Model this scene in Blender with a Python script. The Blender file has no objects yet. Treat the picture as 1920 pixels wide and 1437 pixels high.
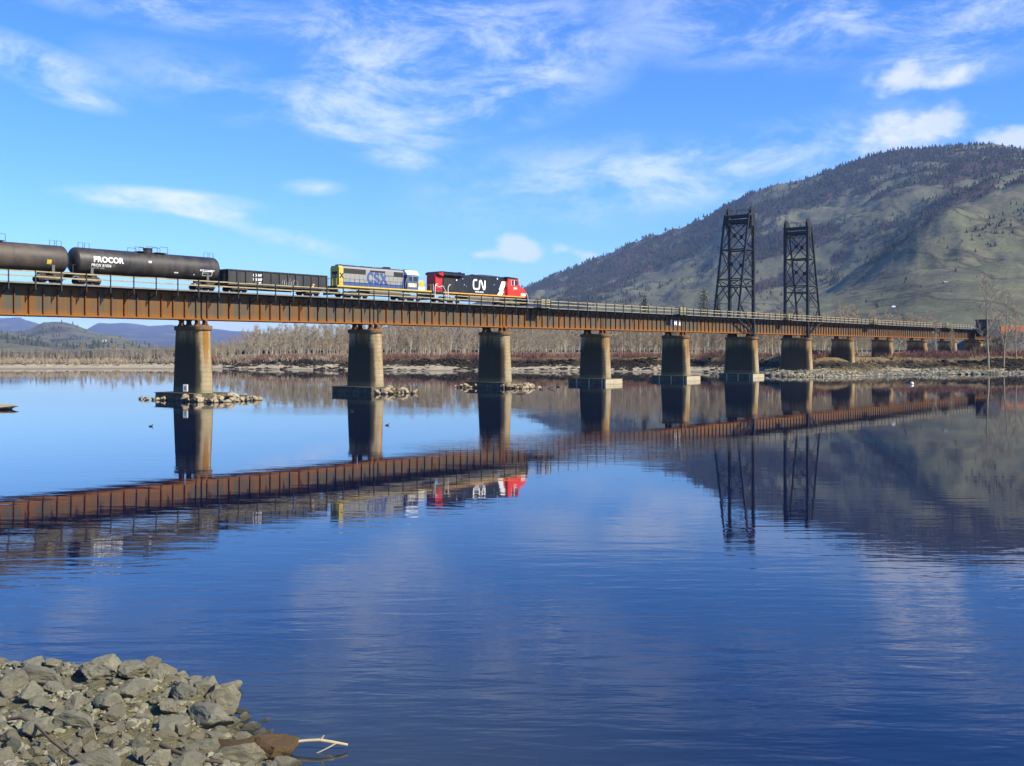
import bpy, bmesh, math, random
from mathutils import Vector, Matrix, noise
import numpy as np

R = math.radians
C = bpy.context.scene.collection
SC = bpy.context.scene

# ------------------------------------------------------------------ camera
CAM_Z, F, HOR = 6.1, 1950.0, 657.0          # metres, focal length in photo pixels, horizon row
cam = bpy.data.cameras.new('camera'); cam_o = bpy.data.objects.new('camera', cam); C.objects.link(cam_o)
cam.sensor_width = 36; cam.lens = 36 * F / 1920
cam.shift_y = -(718.5 - HOR) / 1920
cam.clip_start = 0.5; cam.clip_end = 60000
cam_o.location = (0, 0, CAM_Z); cam_o.rotation_euler = (R(90), 0, 0)
SC.camera = cam_o
HAZE = 6.3e-5

# ------------------------------------------------------------------ exposure, sun
SC.view_settings.view_transform = 'Standard'; SC.view_settings.look = 'None'
SC.view_settings.exposure = 0.7; SC.view_settings.gamma = 1
SUN_AZ, SUN_EL = R(119.0), R(37)
sd = Vector((math.sin(SUN_AZ) * math.cos(SUN_EL), math.cos(SUN_AZ) * math.cos(SUN_EL), math.sin(SUN_EL)))
sun = bpy.data.lights.new('sun', 'SUN'); sun.energy = 5.0; sun.angle = R(0.5); sun.color = (1.0, 0.90, 0.70)
sun_o = bpy.data.objects.new('sun', sun); C.objects.link(sun_o)
sun_o.rotation_euler = sd.to_track_quat('Z', 'Y').to_euler(); sun_o.location = sd * 300

# ------------------------------------------------------------------ sky
W = bpy.data.worlds.new("World"); SC.world = W; W.use_nodes = True
nt = W.node_tree; nt.nodes.clear()
def wn(t, **k):
    n = nt.nodes.new(t)
    for a, v in k.items(): setattr(n, a, v)
    return n
def wl(a, b): nt.links.new(a, b)
def wm(op, a, b=None, clamp=False):
    n = wn('ShaderNodeMath', operation=op, use_clamp=clamp)
    for i, v in enumerate((a, b)):
        if v is None: continue
        if isinstance(v, (int, float)): n.inputs[i].default_value = v
        else: wl(v, n.inputs[i])
    return n.outputs[0]
sky = wn('ShaderNodeTexSky', sky_type='NISHITA'); sky.sun_disc = False
sky.sun_elevation = SUN_EL; sky.sun_rotation = SUN_AZ
sky.altitude = 350; sky.air_density = 1.0; sky.dust_density = 0.1; sky.ozone_density = 1.6
hs = wn('ShaderNodeHueSaturation'); hs.inputs['Saturation'].default_value = 1.3; hs.inputs['Value'].default_value = 1.0
wl(sky.outputs[0], hs.inputs['Color'])
tint = wn('ShaderNodeMix', data_type='RGBA', blend_type='MULTIPLY'); tint.inputs[0].default_value = 1
wl(hs.outputs[0], tint.inputs[6]); tint.inputs[7].default_value = (0.65, 0.92, 1.42, 1)
tc = wn('ShaderNodeTexCoord'); sep = wn('ShaderNodeSeparateXYZ'); wl(tc.outputs['Generated'], sep.inputs[0])
az = wm('ARCTAN2', sep.outputs[0], sep.outputs[1]); el = wm('ARCSINE', sep.outputs[2])
# a high thin cloud layer seen in perspective (plane above the viewer)
zc = wm('MAXIMUM', wm('ADD', sep.outputs[2], 0.06), 0.02)
pv = wn('ShaderNodeCombineXYZ'); wl(wm('DIVIDE', sep.outputs[0], zc), pv.inputs[0]); wl(wm('DIVIDE', sep.outputs[1], zc), pv.inputs[1])
def wnoise(vec, scale, detail, rough, loc=(0, 0, 0), rot=0, sc=(1, 1, 1), dist=0.0):
    mp = wn('ShaderNodeMapping'); wl(vec, mp.inputs[0])
    mp.inputs[1].default_value = loc; mp.inputs[2].default_value = (0, 0, rot); mp.inputs[3].default_value = sc
    n = wn('ShaderNodeTexNoise'); wl(mp.outputs[0], n.inputs['Vector'])
    n.inputs['Scale'].default_value = scale; n.inputs['Detail'].default_value = detail
    n.inputs['Roughness'].default_value = rough; n.inputs['Distortion'].default_value = dist
    return n.outputs[0]
ae = wn('ShaderNodeCombineXYZ'); wl(az, ae.inputs[0]); wl(el, ae.inputs[1])
wisp = wnoise(ae.outputs[0], 9, 12, 0.70, loc=(3.1, 1.7, 0), rot=R(14), sc=(1.0, 2.6, 1), dist=0.35)
fluff = wnoise(ae.outputs[0], 26, 8, 0.6, loc=(1.3, 5.1, 0), sc=(1, 1.5, 1), dist=0.15)
broad = wnoise(pv.outputs[0], 0.9, 5, 0.55, loc=(0.4, 2.1, 0), rot=R(25), sc=(1.0, 0.5, 1), dist=0.4)
def pxdir(x, y):
    s, e = (x - 960) / F, (HOR - y) / F
    return math.atan2(s, 1), math.atan2(e, math.hypot(1, s))
def blob(x, y, rx, ry, rot=0.0, amp=1.0):
    a0, e0 = pxdir(x, y); c, s = math.cos(rot), math.sin(rot)
    da, de = wm('SUBTRACT', az, a0), wm('SUBTRACT', el, e0)
    p = wm('MULTIPLY', wm('ADD', wm('MULTIPLY', da, c), wm('MULTIPLY', de, s)), F / rx)
    q = wm('MULTIPLY', wm('SUBTRACT', wm('MULTIPLY', de, c), wm('MULTIPLY', da, s)), F / ry)
    d = wm('ADD', wm('MULTIPLY', p, p), wm('MULTIPLY', q, q))
    g = wm('SUBTRACT', 1.0, wm('SQRT', d), True)
    return wm('MULTIPLY', g, amp)
def bsum(lst):
    o = None
    for b in lst: o = blob(*b) if o is None else wm('ADD', o, blob(*b))
    return o
thin = bsum([(800, 60, 330, 130, R(4), 1.25), (850, 165, 380, 110, R(8), 1.25), (700, 235, 180, 75, R(-18), 1.0), (400, 160, 260, 70, R(-10), .55),
             (50, 115, 190, 45, R(-14), .95), (280, 5, 330, 50, R(-4), .75), (1080, 345, 380, 100, R(4), .75), (1430, 300, 380, 80, R(8), 1.05),
             (1500, 30, 520, 110, R(-3), .85), (1850, 60, 260, 90, R(20), .7), (590, 352, 70, 18, 0, .8), (560, 455, 130, 22, R(-12), 1.0), (160, 190, 110, 22, R(-8), .7),
             (760, 300, 120, 20, R(-5), .6)])
lens = bsum([(305, 376, 225, 30, R(-2), 1.5), (398, 402, 105, 28, R(-14), 1.1)])
puff = bsum([(968, 468, 62, 40, R(-4), 1.9), (903, 477, 36, 16, 0, 1.1), (1056, 467, 42, 18, 0, .95), (1098, 480, 40, 18, 0, 1.0),
             (1722, 246, 140, 62, R(6), 1.35), (1688, 146, 84, 42, R(14), 1.25), (1800, 142, 66, 34, R(18), 1.1), (1900, 266, 90, 34, 0, 1.3),
             (450, 622, 110, 26, 0, 1.5), (200, 595, 300, 22, 0, .9), (620, 606, 260, 22, 0, .9)])
def ramp01(v, lo, hi):
    m = wn('ShaderNodeMapRange', interpolation_type='SMOOTHSTEP'); wl(v, m.inputs[0])
    m.inputs[1].default_value = lo; m.inputs[2].default_value = hi
    return m.outputs[0]
m1 = wm('MULTIPLY', wm('MULTIPLY', thin, 1.5, True), ramp01(wm('ADD', wisp, wm('MULTIPLY', broad, 0.35)), 0.55, 0.90))
m2 = wm('MULTIPLY', ramp01(lens, 0.12, 1.0), ramp01(wm('ADD', wisp, wm('MULTIPLY', fluff, 0.35)), 0.42, 0.80))
m3 = wm('MULTIPLY', ramp01(wm('ADD', wm('MULTIPLY', puff, 0.55), wm('MULTIPLY', fluff, 1.25)), 0.74, 1.25), wm('MULTIPLY', puff, 3.0, True))
cl = wm('ADD', wm('MULTIPLY', m1, 0.66), wm('ADD', wm('MULTIPLY', m2, 0.9), wm('MULTIPLY', m3, 0.68)), True)
ccol = wn('ShaderNodeMix', data_type='RGBA'); wl(m3, ccol.inputs[0])
ccol.inputs[6].default_value = (6.3, 6.9, 8.2, 1); ccol.inputs[7].default_value = (6.4, 6.6, 8.0, 1)
mixc = wn('ShaderNodeMix', data_type='RGBA'); wl(cl, mixc.inputs[0]); wl(tint.outputs[2], mixc.inputs[6]); wl(ccol.outputs[2], mixc.inputs[7])
bg = wn('ShaderNodeBackground'); bg.inputs[1].default_value = 0.10; wl(mixc.outputs[2], bg.inputs[0])
wo = wn('ShaderNodeOutputWorld'); wl(bg.outputs[0], wo.inputs[0])

# ------------------------------------------------------------------ helpers
def tag(o, label=None, cat=None, group=None, kind=None):
    if label: o['label'] = label
    if cat: o['category'] = cat
    if group: o['group'] = group
    if kind: o['kind'] = kind
    return o
def thing(name, label, cat, loc=(0, 0, 0), rz=0.0, group=None):
    o = bpy.data.objects.new(name, None); C.objects.link(o)
    o.location = loc; o.rotation_euler = (0, 0, rz); o.empty_display_size = 0.3
    return tag(o, label, cat, group)
def link_mesh(name, me, parent=None, loc=None, rot=None):
    o = bpy.data.objects.new(name, me); C.objects.link(o)
    if parent is not None: o.parent = parent
    if loc is not None: o.location = loc
    if rot is not None: o.rotation_euler = rot
    return o
def copy_tree(o, parent=None):
    c = o.copy(); C.objects.link(c)
    if parent is not None: c.parent = parent
    for ch in list(o.children): copy_tree(ch, c)
    return c

class MB:
    """collects shapes, then links them as one mesh object"""
    def __init__(s): s.v = []; s.f = []; s.sm = []; s.mi = []; s.m = 0
    def add(s, vs, fs, smooth=False):
        b = len(s.v); s.v.extend([tuple(p) for p in vs])
        for f in fs:
            s.f.append(tuple(i + b for i in f)); s.sm.append(smooth); s.mi.append(s.m)
        return s
    def box(s, x0, x1, y0, y1, z0, z1):
        vs = [(x, y, z) for z in (z0, z1) for y in (y0, y1) for x in (x0, x1)]
        return s.add(vs, [(0, 2, 3, 1), (4, 5, 7, 6), (0, 1, 5, 4), (2, 6, 7, 3), (0, 4, 6, 2), (1, 3, 7, 5)])
    def bar(s, a, b, w, h=None, up=(0, 0, 1)):
        h = h or w; a = Vector(a); b = Vector(b); d = (b - a).normalized(); up = Vector(up)
        if abs(d.dot(up)) > 0.98: up = Vector((1, 0, 0))
        x = d.cross(up).normalized() * w / 2; y = x.cross(d).normalized() * h / 2
        vs = [p + i * x + j * y for p in (a, b) for j in (-1, 1) for i in (-1, 1)]
        return s.add(vs, [(0, 2, 3, 1), (4, 5, 7, 6), (0, 1, 5, 4), (2, 6, 7, 3), (0, 4, 6, 2), (1, 3, 7, 5)])
    def tube(s, pts, r, n=6, smooth=True, cap=True):
        pts = [Vector(p) for p in pts]; rs = r if isinstance(r, (list, tuple)) else [r] * len(pts)
        vs = []; up = None
        for i, p in enumerate(pts):
            d = (pts[min(i + 1, len(pts) - 1)] - pts[max(i - 1, 0)]).normalized()
            if up is None:
                up = Vector((0, 0, 1)) if abs(d.z) < 0.9 else Vector((1, 0, 0))
            x = d.cross(up).normalized(); y = x.cross(d).normalized(); up = y
            for k in range(n):
                a = 2 * math.pi * k / n; vs.append(p + (x * math.cos(a) + y * math.sin(a)) * rs[i])
        fs = []
        for i in range(len(pts) - 1):
            for k in range(n):
                k2 = (k + 1) % n; fs.append((i * n + k, i * n + k2, (i + 1) * n + k2, (i + 1) * n + k))
        s.add(vs, fs, smooth)
        if cap:
            s.add(vs[:n], [tuple(range(n))][::1]); s.add(vs[-n:], [tuple(range(n))])
        return s
    def cyl(s, c, axis, r, h, n=16, smooth=True):
        c = Vector(c); ax = Vector(axis).normalized() * h / 2
        return s.tube([c - ax, c + ax], r, n, smooth)
    def lathe_x(s, prof, cy, cz, n=32, smooth=True):
        vs = []; fs = []
        for (x, r) in prof:
            for k in range(n):
                a = 2 * math.pi * k / n; vs.append((x, cy + r * math.cos(a), cz + r * math.sin(a)))
        for i in range(len(prof) - 1):
            for k in range(n):
                k2 = (k + 1) % n; fs.append((i * n + k, i * n + k2, (i + 1) * n + k2, (i + 1) * n + k))
        return s.add(vs, fs, smooth)
    def prism_y(s, poly, y0, y1):
        """poly in x,z extruded along y"""
        n = len(poly)
        vs = [(x, y0, z) for x, z in poly] + [(x, y1, z) for x, z in poly]
        fs = [tuple(range(n)), tuple(range(2 * n - 1, n - 1, -1))] + [(i, i + n, (i + 1) % n + n, (i + 1) % n) for i in range(n)]
        return s.add(vs, fs)
    def prism_x(s, poly, x0, x1):
        n = len(poly)
        vs = [(x0, y, z) for y, z in poly] + [(x1, y, z) for y, z in poly]
        fs = [tuple(range(n)), tuple(range(2 * n - 1, n - 1, -1))] + [(i, i + n, (i + 1) % n + n, (i + 1) % n) for i in range(n)]
        return s.add(vs, fs)
    def mesh(s, name, mats):
        me = bpy.data.meshes.new(name); me.from_pydata(s.v, [], s.f)
        for m in (mats if isinstance(mats, (list, tuple)) else [mats]): me.materials.append(m)
        me.polygons.foreach_set('use_smooth', s.sm); me.polygons.foreach_set('material_index', s.mi)
        bm = bmesh.new(); bm.from_mesh(me); bmesh.ops.recalc_face_normals(bm, faces=bm.faces); bm.to_mesh(me); bm.free()
        me.update(); return me
    def build(s, name, mats, parent=None, loc=None, rot=None):
        return link_mesh(name, s.mesh(name, mats), parent, loc, rot)

def fast_mesh(name, verts, faces, mat, smooth=False):
    """big meshes from arrays; faces an (n,3) or (n,4) array"""
    verts = np.asarray(verts, np.float32); faces = np.asarray(faces, np.int32); k = faces.shape[1]
    me = bpy.data.meshes.new(name)
    me.vertices.add(len(verts)); me.vertices.foreach_set('co', verts.ravel())
    me.loops.add(faces.size); me.loops.foreach_set('vertex_index', faces.ravel())
    me.polygons.add(len(faces)); me.polygons.foreach_set('loop_start', np.arange(0, faces.size, k, dtype=np.int32))
    me.polygons.foreach_set('loop_total', np.full(len(faces), k, np.int32))
    me.polygons.foreach_set('use_smooth', np.full(len(faces), smooth))
    for m in (mat if isinstance(mat, (list, tuple)) else [mat]): me.materials.append(m)
    me.update(calc_edges=True); return me
def add_col(me, name, rgb):
    a = me.color_attributes.new(name, 'FLOAT_COLOR', 'POINT')
    d = np.ones((len(me.vertices), 4), np.float32); d[:, :rgb.shape[1]] = rgb
    a.data.foreach_set('color', d.ravel())

# ------------------------------------------------------------------ materials
class NT:
    def __init__(s, name):
        s.mat = bpy.data.materials.new(name); s.mat.use_nodes = True; s.t = s.mat.node_tree
        s.p = s.t.nodes['Principled BSDF']; s.co = s.n('ShaderNodeTexCoord').outputs['Object']
    def n(s, t, **k):
        x = s.t.nodes.new(t)
        for a, v in k.items(): setattr(x, a, v)
        return x
    def l(s, a, b): s.t.links.new(a, b)
    def put(s, sock, v):
        if isinstance(v, bpy.types.NodeSocket): s.l(v, sock)
        elif isinstance(v, (tuple, list)) and len(v) == 3 and sock.type == 'RGBA': sock.default_value = (*v, 1)
        else: sock.default_value = v
    def math(s, op, a, b=0.0, clamp=False):
        x = s.n('ShaderNodeMath', operation=op, use_clamp=clamp); s.put(x.inputs[0], a); s.put(x.inputs[1], b); return x.outputs[0]
    def map(s, sc=(1, 1, 1), loc=(0, 0, 0), rot=(0, 0, 0), vec=None):
        x = s.n('ShaderNodeMapping'); s.l(vec or s.co, x.inputs[0])
        x.inputs[1].default_value = loc; x.inputs[2].default_value = rot; x.inputs[3].default_value = sc; return x.outputs[0]
    def noise(s, scale, detail=5, rough=0.6, sc=(1, 1, 1), loc=(0, 0, 0), rot=(0, 0, 0), dist=0.0, vec=None):
        x = s.n('ShaderNodeTexNoise'); s.l(s.map(sc, loc, rot, vec), x.inputs['Vector'])
        x.inputs['Scale'].default_value = scale; x.inputs['Detail'].default_value = detail
        x.inputs['Roughness'].default_value = rough; x.inputs['Distortion'].default_value = dist; return x.outputs[0]
    def ramp(s, v, lo, hi, a=0.0, b=1.0, smooth=True):
        x = s.n('ShaderNodeMapRange', interpolation_type='SMOOTHSTEP' if smooth else 'LINEAR'); s.put(x.inputs[0], v)
        x.inputs[1].default_value = lo; x.inputs[2].default_value = hi; x.inputs[3].default_value = a; x.inputs[4].default_value = b; return x.outputs[0]
    def mix(s, f, a, b, mode='MIX'):
        x = s.n('ShaderNodeMix', data_type='RGBA', blend_type=mode); s.put(x.inputs[0], f); s.put(x.inputs[6], a); s.put(x.inputs[7], b); return x.outputs[2]
    def bump(s, h, strength=0.5, dist=0.05, nrm=None):
        x = s.n('ShaderNodeBump'); s.put(x.inputs['Height'], h); x.inputs['Strength'].default_value = strength; x.inputs['Distance'].default_value = dist
        if nrm: s.l(nrm, x.inputs['Normal'])
        return x.outputs[0]
    def out(s, col=None, rough=0.6, metal=0.0, normal=None, spec=0.5):
        if col is not None: s.put(s.p.inputs['Base Color'], col)
        s.put(s.p.inputs['Roughness'], rough); s.put(s.p.inputs['Metallic'], metal); s.p.inputs['Specular IOR Level'].default_value = spec
        if normal: s.l(normal, s.p.inputs['Normal'])
        return s.mat
def paint(name, c, rough=0.45, dirt=(0.05, 0.04, 0.03), amt=0.35, scale=1.5, streak=True, metal=0.0, spec=0.5):
    m = NT(name)
    a = m.noise(scale, 6, 0.65, sc=(1, 1, 0.25) if streak else (1, 1, 1)); f = m.noise(scale * 7, 4, 0.6)
    k = m.math('MULTIPLY', m.ramp(m.math('ADD', a, m.math('MULTIPLY', f, 0.3)), 0.5, 0.95), amt)
    return m.out(m.mix(k, c, dirt), m.ramp(a, 0.3, 0.8, rough - .08, rough + .15), metal, spec=spec)
M = {}
M['black_steel'] = paint('black_steel', (0.012, 0.012, 0.013), 0.55, (0.05, 0.03, 0.018), 0.35, 0.8)
M['dark_timber'] = paint('dark_timber', (0.022, 0.018, 0.013), 0.85, (0.05, 0.04, 0.028), 0.5, 1.2)
M['rail_wood'] = paint('rail_wood', (0.36, 0.30, 0.16), 0.8, (0.13, 0.11, 0.06), 0.55, 0.6, False)
M['grey_wood'] = paint('grey_wood', (0.20, 0.19, 0.16), 0.85, (0.08, 0.075, 0.06), 0.5, 0.8, False)
M['rail_steel'] = paint('rail_steel', (0.10, 0.07, 0.05), 0.4, (0.16, 0.07, 0.03), 0.4, 1.0, False, 0.6)
M['tank_black'] = paint('tank_black', (0.020, 0.019, 0.019), 0.5, (0.09, 0.075, 0.055), 0.65, 0.8)
M['tank_brown'] = paint('tank_brown', (0.042, 0.035, 0.028), 0.55, (0.12, 0.09, 0.06), 0.75, 0.6)
M['gondola_black'] = paint('gondola_black', (0.020, 0.020, 0.021), 0.55, (0.07, 0.06, 0.05), 0.5, 0.9)
M['truck_steel'] = paint('truck_steel', (0.045, 0.036, 0.028), 0.75, (0.12, 0.08, 0.045), 0.5, 2.0, False)
M['wheel_steel'] = paint('wheel_steel', (0.05, 0.04, 0.032), 0.5, (0.1, 0.06, 0.03), 0.4, 2.0, False, 0.5)
M['white_paint'] = paint('white_paint', (0.80, 0.80, 0.79), 0.5, (0.35, 0.33, 0.28), 0.22, 2.0)
M['yellow_paint'] = paint('yellow_paint', (0.60, 0.44, 0.05), 0.5, (0.2, 0.15, 0.06), 0.5, 2.0)
M['orange_stripe'] = paint('orange_stripe', (0.75, 0.36, 0.03), 0.5, (0.25, 0.13, 0.03), 0.3, 2.0)
M['grey_paint'] = paint('grey_paint', (0.27, 0.275, 0.26), 0.5, (0.17, 0.16, 0.13), 0.4, 1.0)
M['blue_paint'] = paint('blue_paint', (0.04, 0.085, 0.27), 0.5, (0.06, 0.06, 0.09), 0.5, 1.2)
M['crimson'] = paint('crimson', (0.50, 0.016, 0.014), 0.45, (0.2, 0.02, 0.01), 0.3, 1.2)
M['red_paint'] = paint('red_paint', (0.78, 0.035, 0.012), 0.42, (0.25, 0.02, 0.01), 0.3, 1.2)
M['loco_black'] = paint('loco_black', (0.010, 0.010, 0.013), 0.38, (0.035, 0.03, 0.026), 0.4, 1.0)
M['loco_roof'] = paint('loco_roof', (0.025, 0.035, 0.06), 0.5, (0.05, 0.045, 0.04), 0.4, 1.0)
M['grille'] = paint('grille', (0.020, 0.019, 0.019), 0.7, (0.06, 0.05, 0.04), 0.4, 2.0)
M['fuel_grey'] = paint('fuel_grey', (0.10, 0.095, 0.085), 0.7, (0.16, 0.12, 0.08), 0.5, 1.5)
M['glass'] = NT('glass').out((0.02, 0.03, 0.035), 0.08, 0.0)
M['orange_box'] = paint('orange_box', (0.62, 0.19, 0.06), 0.6, (0.3, 0.13, 0.06), 0.4, 0.8)
M['dark_shed'] = paint('dark_shed', (0.022, 0.022, 0.028), 0.7, (0.05, 0.045, 0.04), 0.4, 0.8)
M['wheel_white'] = paint('wheel_white', (0.6, 0.58, 0.5), 0.6, (0.2, 0.17, 0.12), 0.3, 2.0)

def mat_girder():
    m = NT('rusted_girder_steel'); sx = m.n('ShaderNodeSeparateXYZ'); m.l(m.co, sx.inputs[0])
    cell = m.math('FLOOR', m.math('DIVIDE', sx.outputs[0], 1.556))
    rnd = m.n('ShaderNodeObjectInfo').outputs['Random']
    w = m.n('ShaderNodeTexWhiteNoise', noise_dimensions='1D'); m.l(m.math('ADD', cell, m.math('MULTIPLY', rnd, 97.0)), w.inputs['W'])
    off = m.n('ShaderNodeVectorMath', operation='ADD'); m.l(m.co, off.inputs[0]); cb = m.n('ShaderNodeCombineXYZ'); m.l(m.math('MULTIPLY', rnd, 53.0), cb.inputs[0]); m.l(cb.outputs[0], off.inputs[1])
    st = m.noise(2.6, 5, 0.65, sc=(1, 0.3, 0.05), vec=off.outputs[0]); st2 = m.noise(0.7, 4, 0.6, sc=(1, 1, 0.25), vec=off.outputs[0])
    k = m.ramp(m.math('ADD', m.math('MULTIPLY', w.outputs[0], 0.34), m.math('ADD', st, m.math('MULTIPLY', st2, .3))), 0.70, 1.06)
    base = m.mix(k, (0.082, 0.074, 0.054), (0.165, 0.074, 0.018))
    low = m.ramp(m.math('SUBTRACT', sx.outputs[2], m.math('MULTIPLY', st, 1.1)), -0.55, 0.35, 1.0, 0.0)
    col = m.mix(m.math('MULTIPLY', low, .9), base, (0.25, 0.095, 0.014))
    fine = m.noise(14, 4, 0.7)
    col = m.mix(m.ramp(fine, 0.45, 0.8, 0, .5), col, (0.06, 0.035, 0.015))
    return m.out(col, 0.8, 0.0, m.bump(fine, 0.25, 0.02), spec=.25)
M['girder'] = mat_girder()
M['rust'] = paint('rust', (0.15, 0.058, 0.016), 0.85, (0.045, 0.022, 0.01), 0.6, 2.0, False, spec=.25)

def mat_pier():
    m = NT('stained_concrete'); sx = m.n('ShaderNodeSeparateXYZ'); m.l(m.co, sx.inputs[0])
    fine = m.noise(9, 5, 0.7)
    rnd = m.n('ShaderNodeObjectInfo').outputs['Random']
    wloc = m.n('ShaderNodeVectorMath', operation='ADD'); m.l(m.co, wloc.inputs[0])
    cb = m.n('ShaderNodeCombineXYZ'); m.l(m.math('MULTIPLY', rnd, 40), cb.inputs[0]); m.l(m.math('MULTIPLY', rnd, 17), cb.inputs[1]); m.l(cb.outputs[0], wloc.inputs[1])
    big = m.noise(0.9, 6, 0.65, vec=wloc.outputs[0])
    st = m.noise(1.25, 5, 0.6, sc=(1, 1, 0.09), vec=wloc.outputs[0]); st3 = m.noise(3.4, 4, 0.6, sc=(1, 1, 0.05), vec=wloc.outputs[0])
    course = m.n('ShaderNodeTexWave', wave_type='BANDS', bands_direction='Z'); m.l(m.map((1, 1, 1)), course.inputs['Vector'])
    course.inputs['Scale'].default_value = 0.55; course.inputs['Distortion'].default_value = 0.6; course.inputs['Detail'].default_value = 2
    c = m.mix(m.ramp(big, .3, .75), (0.43, 0.345, 0.20), (0.31, 0.25, 0.15))
    c = m.mix(m.math('MULTIPLY', m.ramp(course.outputs[1], 0.0, 0.18, 1, 0), .5), c, (0.16, 0.135, 0.09))
    c = m.mix(m.math('MULTIPLY', rnd, .45), c, (0.27, 0.22, 0.13))
    crack = m.noise(2.2, 4, .5, sc=(1, 1, 1.6), vec=wloc.outputs[0]); crk = m.ramp(m.math('ABSOLUTE', m.math('SUBTRACT', crack, .5)), 0.0, .012, .55, 0.0)
    c = m.mix(crk, c, (0.07, 0.055, 0.035))
    hi = m.ramp(m.math('ADD', sx.outputs[2], m.math('MULTIPLY', st3, 4.5)), 4.2, 9.2)
    rs = m.math('MULTIPLY', m.ramp(st, 0.40, 0.60), hi)
    c = m.mix(m.math('MULTIPLY', rs, .95), c, (0.25, 0.115, 0.02))
    dk = m.math('MULTIPLY', m.ramp(st3, 0.55, 0.72), m.ramp(sx.outputs[2], 3.5, 8.5))
    c = m.mix(m.math('MULTIPLY', dk, .8), c, (0.05, 0.032, 0.015))
    # soot and algae, plus shade painted into the colour, over the broad upstream and downstream faces, arch shaped at the top, the same on both sides
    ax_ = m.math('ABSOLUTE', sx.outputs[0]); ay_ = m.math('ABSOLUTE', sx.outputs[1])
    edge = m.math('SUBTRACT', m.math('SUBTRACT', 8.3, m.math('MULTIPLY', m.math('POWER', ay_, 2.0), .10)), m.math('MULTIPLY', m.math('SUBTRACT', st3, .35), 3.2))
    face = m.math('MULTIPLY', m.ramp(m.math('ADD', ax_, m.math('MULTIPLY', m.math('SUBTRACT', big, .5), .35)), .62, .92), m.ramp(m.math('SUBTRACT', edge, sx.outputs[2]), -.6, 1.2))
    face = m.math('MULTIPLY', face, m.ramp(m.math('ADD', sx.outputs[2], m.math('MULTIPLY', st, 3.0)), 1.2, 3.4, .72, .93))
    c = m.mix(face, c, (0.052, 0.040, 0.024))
    wet = m.ramp(sx.outputs[2], 1.0, 1.9, .5, 0.0)
    c = m.mix(wet, c, (0.20, 0.18, 0.10))
    return m.out(c, 0.92, 0, m.bump(m.math('ADD', fine, m.math('MULTIPLY', course.outputs[1], .4)), .35, .04), spec=.2)
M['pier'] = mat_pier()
M['pier_cap'] = paint('pier_cap', (0.16, 0.085, 0.035), 0.9, (0.30, 0.26, 0.17), 0.6, 3.0, False, spec=.2)
M['crib'] = paint('crib', (0.075, 0.062, 0.042), 0.9, (0.30, 0.26, 0.17), 0.5, 1.6, False, spec=.2)
M['crib_pale'] = paint('crib_pale', (0.46, 0.40, 0.26), 0.9, (0.20, 0.15, 0.08), 0.5, 1.6, False, spec=.2)

def mat_rock(name, a, b, c):
    m = NT(name); rnd = m.n('ShaderNodeObjectInfo').outputs['Random']
    n1 = m.noise(2.2, 6, 0.65); n2 = m.noise(14, 6, 0.7); n3 = m.noise(45, 4, .7)
    col = m.mix(m.ramp(n1, .35, .7), a, b)
    col = m.mix(m.ramp(n2, .56, .72, 0, .65), col, c)
    hue = m.math('FRACT', m.math('MULTIPLY', rnd, 13.7)); col = m.mix(m.ramp(hue, .55, 1.0, 0, .6, False), col, (b[0] * 1.05, b[1] * .84, b[2] * .66))
    col = m.mix(m.ramp(rnd, 0, 1, 0, .5, False), col, (b[0] * .62, b[1] * .63, b[2] * .68))
    pz = m.n('ShaderNodeSeparateXYZ'); m.l(m.n('ShaderNodeNewGeometry').outputs['Position'], pz.inputs[0])
    wet = m.ramp(m.math('ADD', pz.outputs[2], m.math('MULTIPLY', n2, .12)), .10, .20, 1.0, 0.0)   # the wet band at the water line
    col = m.mix(m.math('MULTIPLY', wet, .7), col, (0.035, 0.032, 0.024))
    h = m.math('ADD', m.math('MULTIPLY', n2, .7), m.math('MULTIPLY', n3, .35))
    return m.out(col, m.math('SUBTRACT', .95, m.math('MULTIPLY', wet, .6)), 0, m.bump(h, .9, .08), spec=.15)
M['rock'] = mat_rock('grey_rock', (0.335, 0.318, 0.215), (0.235, 0.23, 0.17), (0.10, 0.096, 0.075))
M['rubble'] = mat_rock('pale_rubble', (0.44, 0.36, 0.23), (0.33, 0.275, 0.175), (0.16, 0.13, 0.08))
M['rusty_rock'] = mat_rock('rusty_rock', (0.17, 0.105, 0.05), (0.13, 0.10, 0.055), (0.30, 0.13, 0.04))
M['slate_rock'] = mat_rock('slate_rock', (0.16, 0.17, 0.13), (0.12, 0.13, 0.105), (0.07, 0.072, 0.06))
M['driftwood'] = paint('driftwood', (0.47, 0.40, 0.25), 0.85, (0.25, 0.19, 0.1), .4, 6, False)
M['brown_stick'] = paint('brown_stick', (0.085, 0.058, 0.036), 0.9, (0.16, 0.13, 0.08), .5, 5, False)
# ------------------------------------------------------------------ bridge
TH = R(49.5); UX, UY = math.cos(TH), math.sin(TH); NX, NY = UY, -UX      # along the bridge; across it, towards the camera
PX0, PY0, SPAN = -39.22, 127.9, 28.0
Z_PIER, Z_GIRD, Z_TIE, Z_RAIL = 9.1, 9.8, 13.0, 13.43
def bp(t, o=0.0, z=0.0): return (PX0 + UX * t + NX * o, PY0 + UY * t + NY * o, z)
def tpx(x, o=0.0):
    """distance along the bridge (offset o towards the camera) seen at photo column x"""
    s = (x - 960) / F
    return (s * (PY0 + NY * o) - PX0 - NX * o) / (UX - s * UY)

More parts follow.
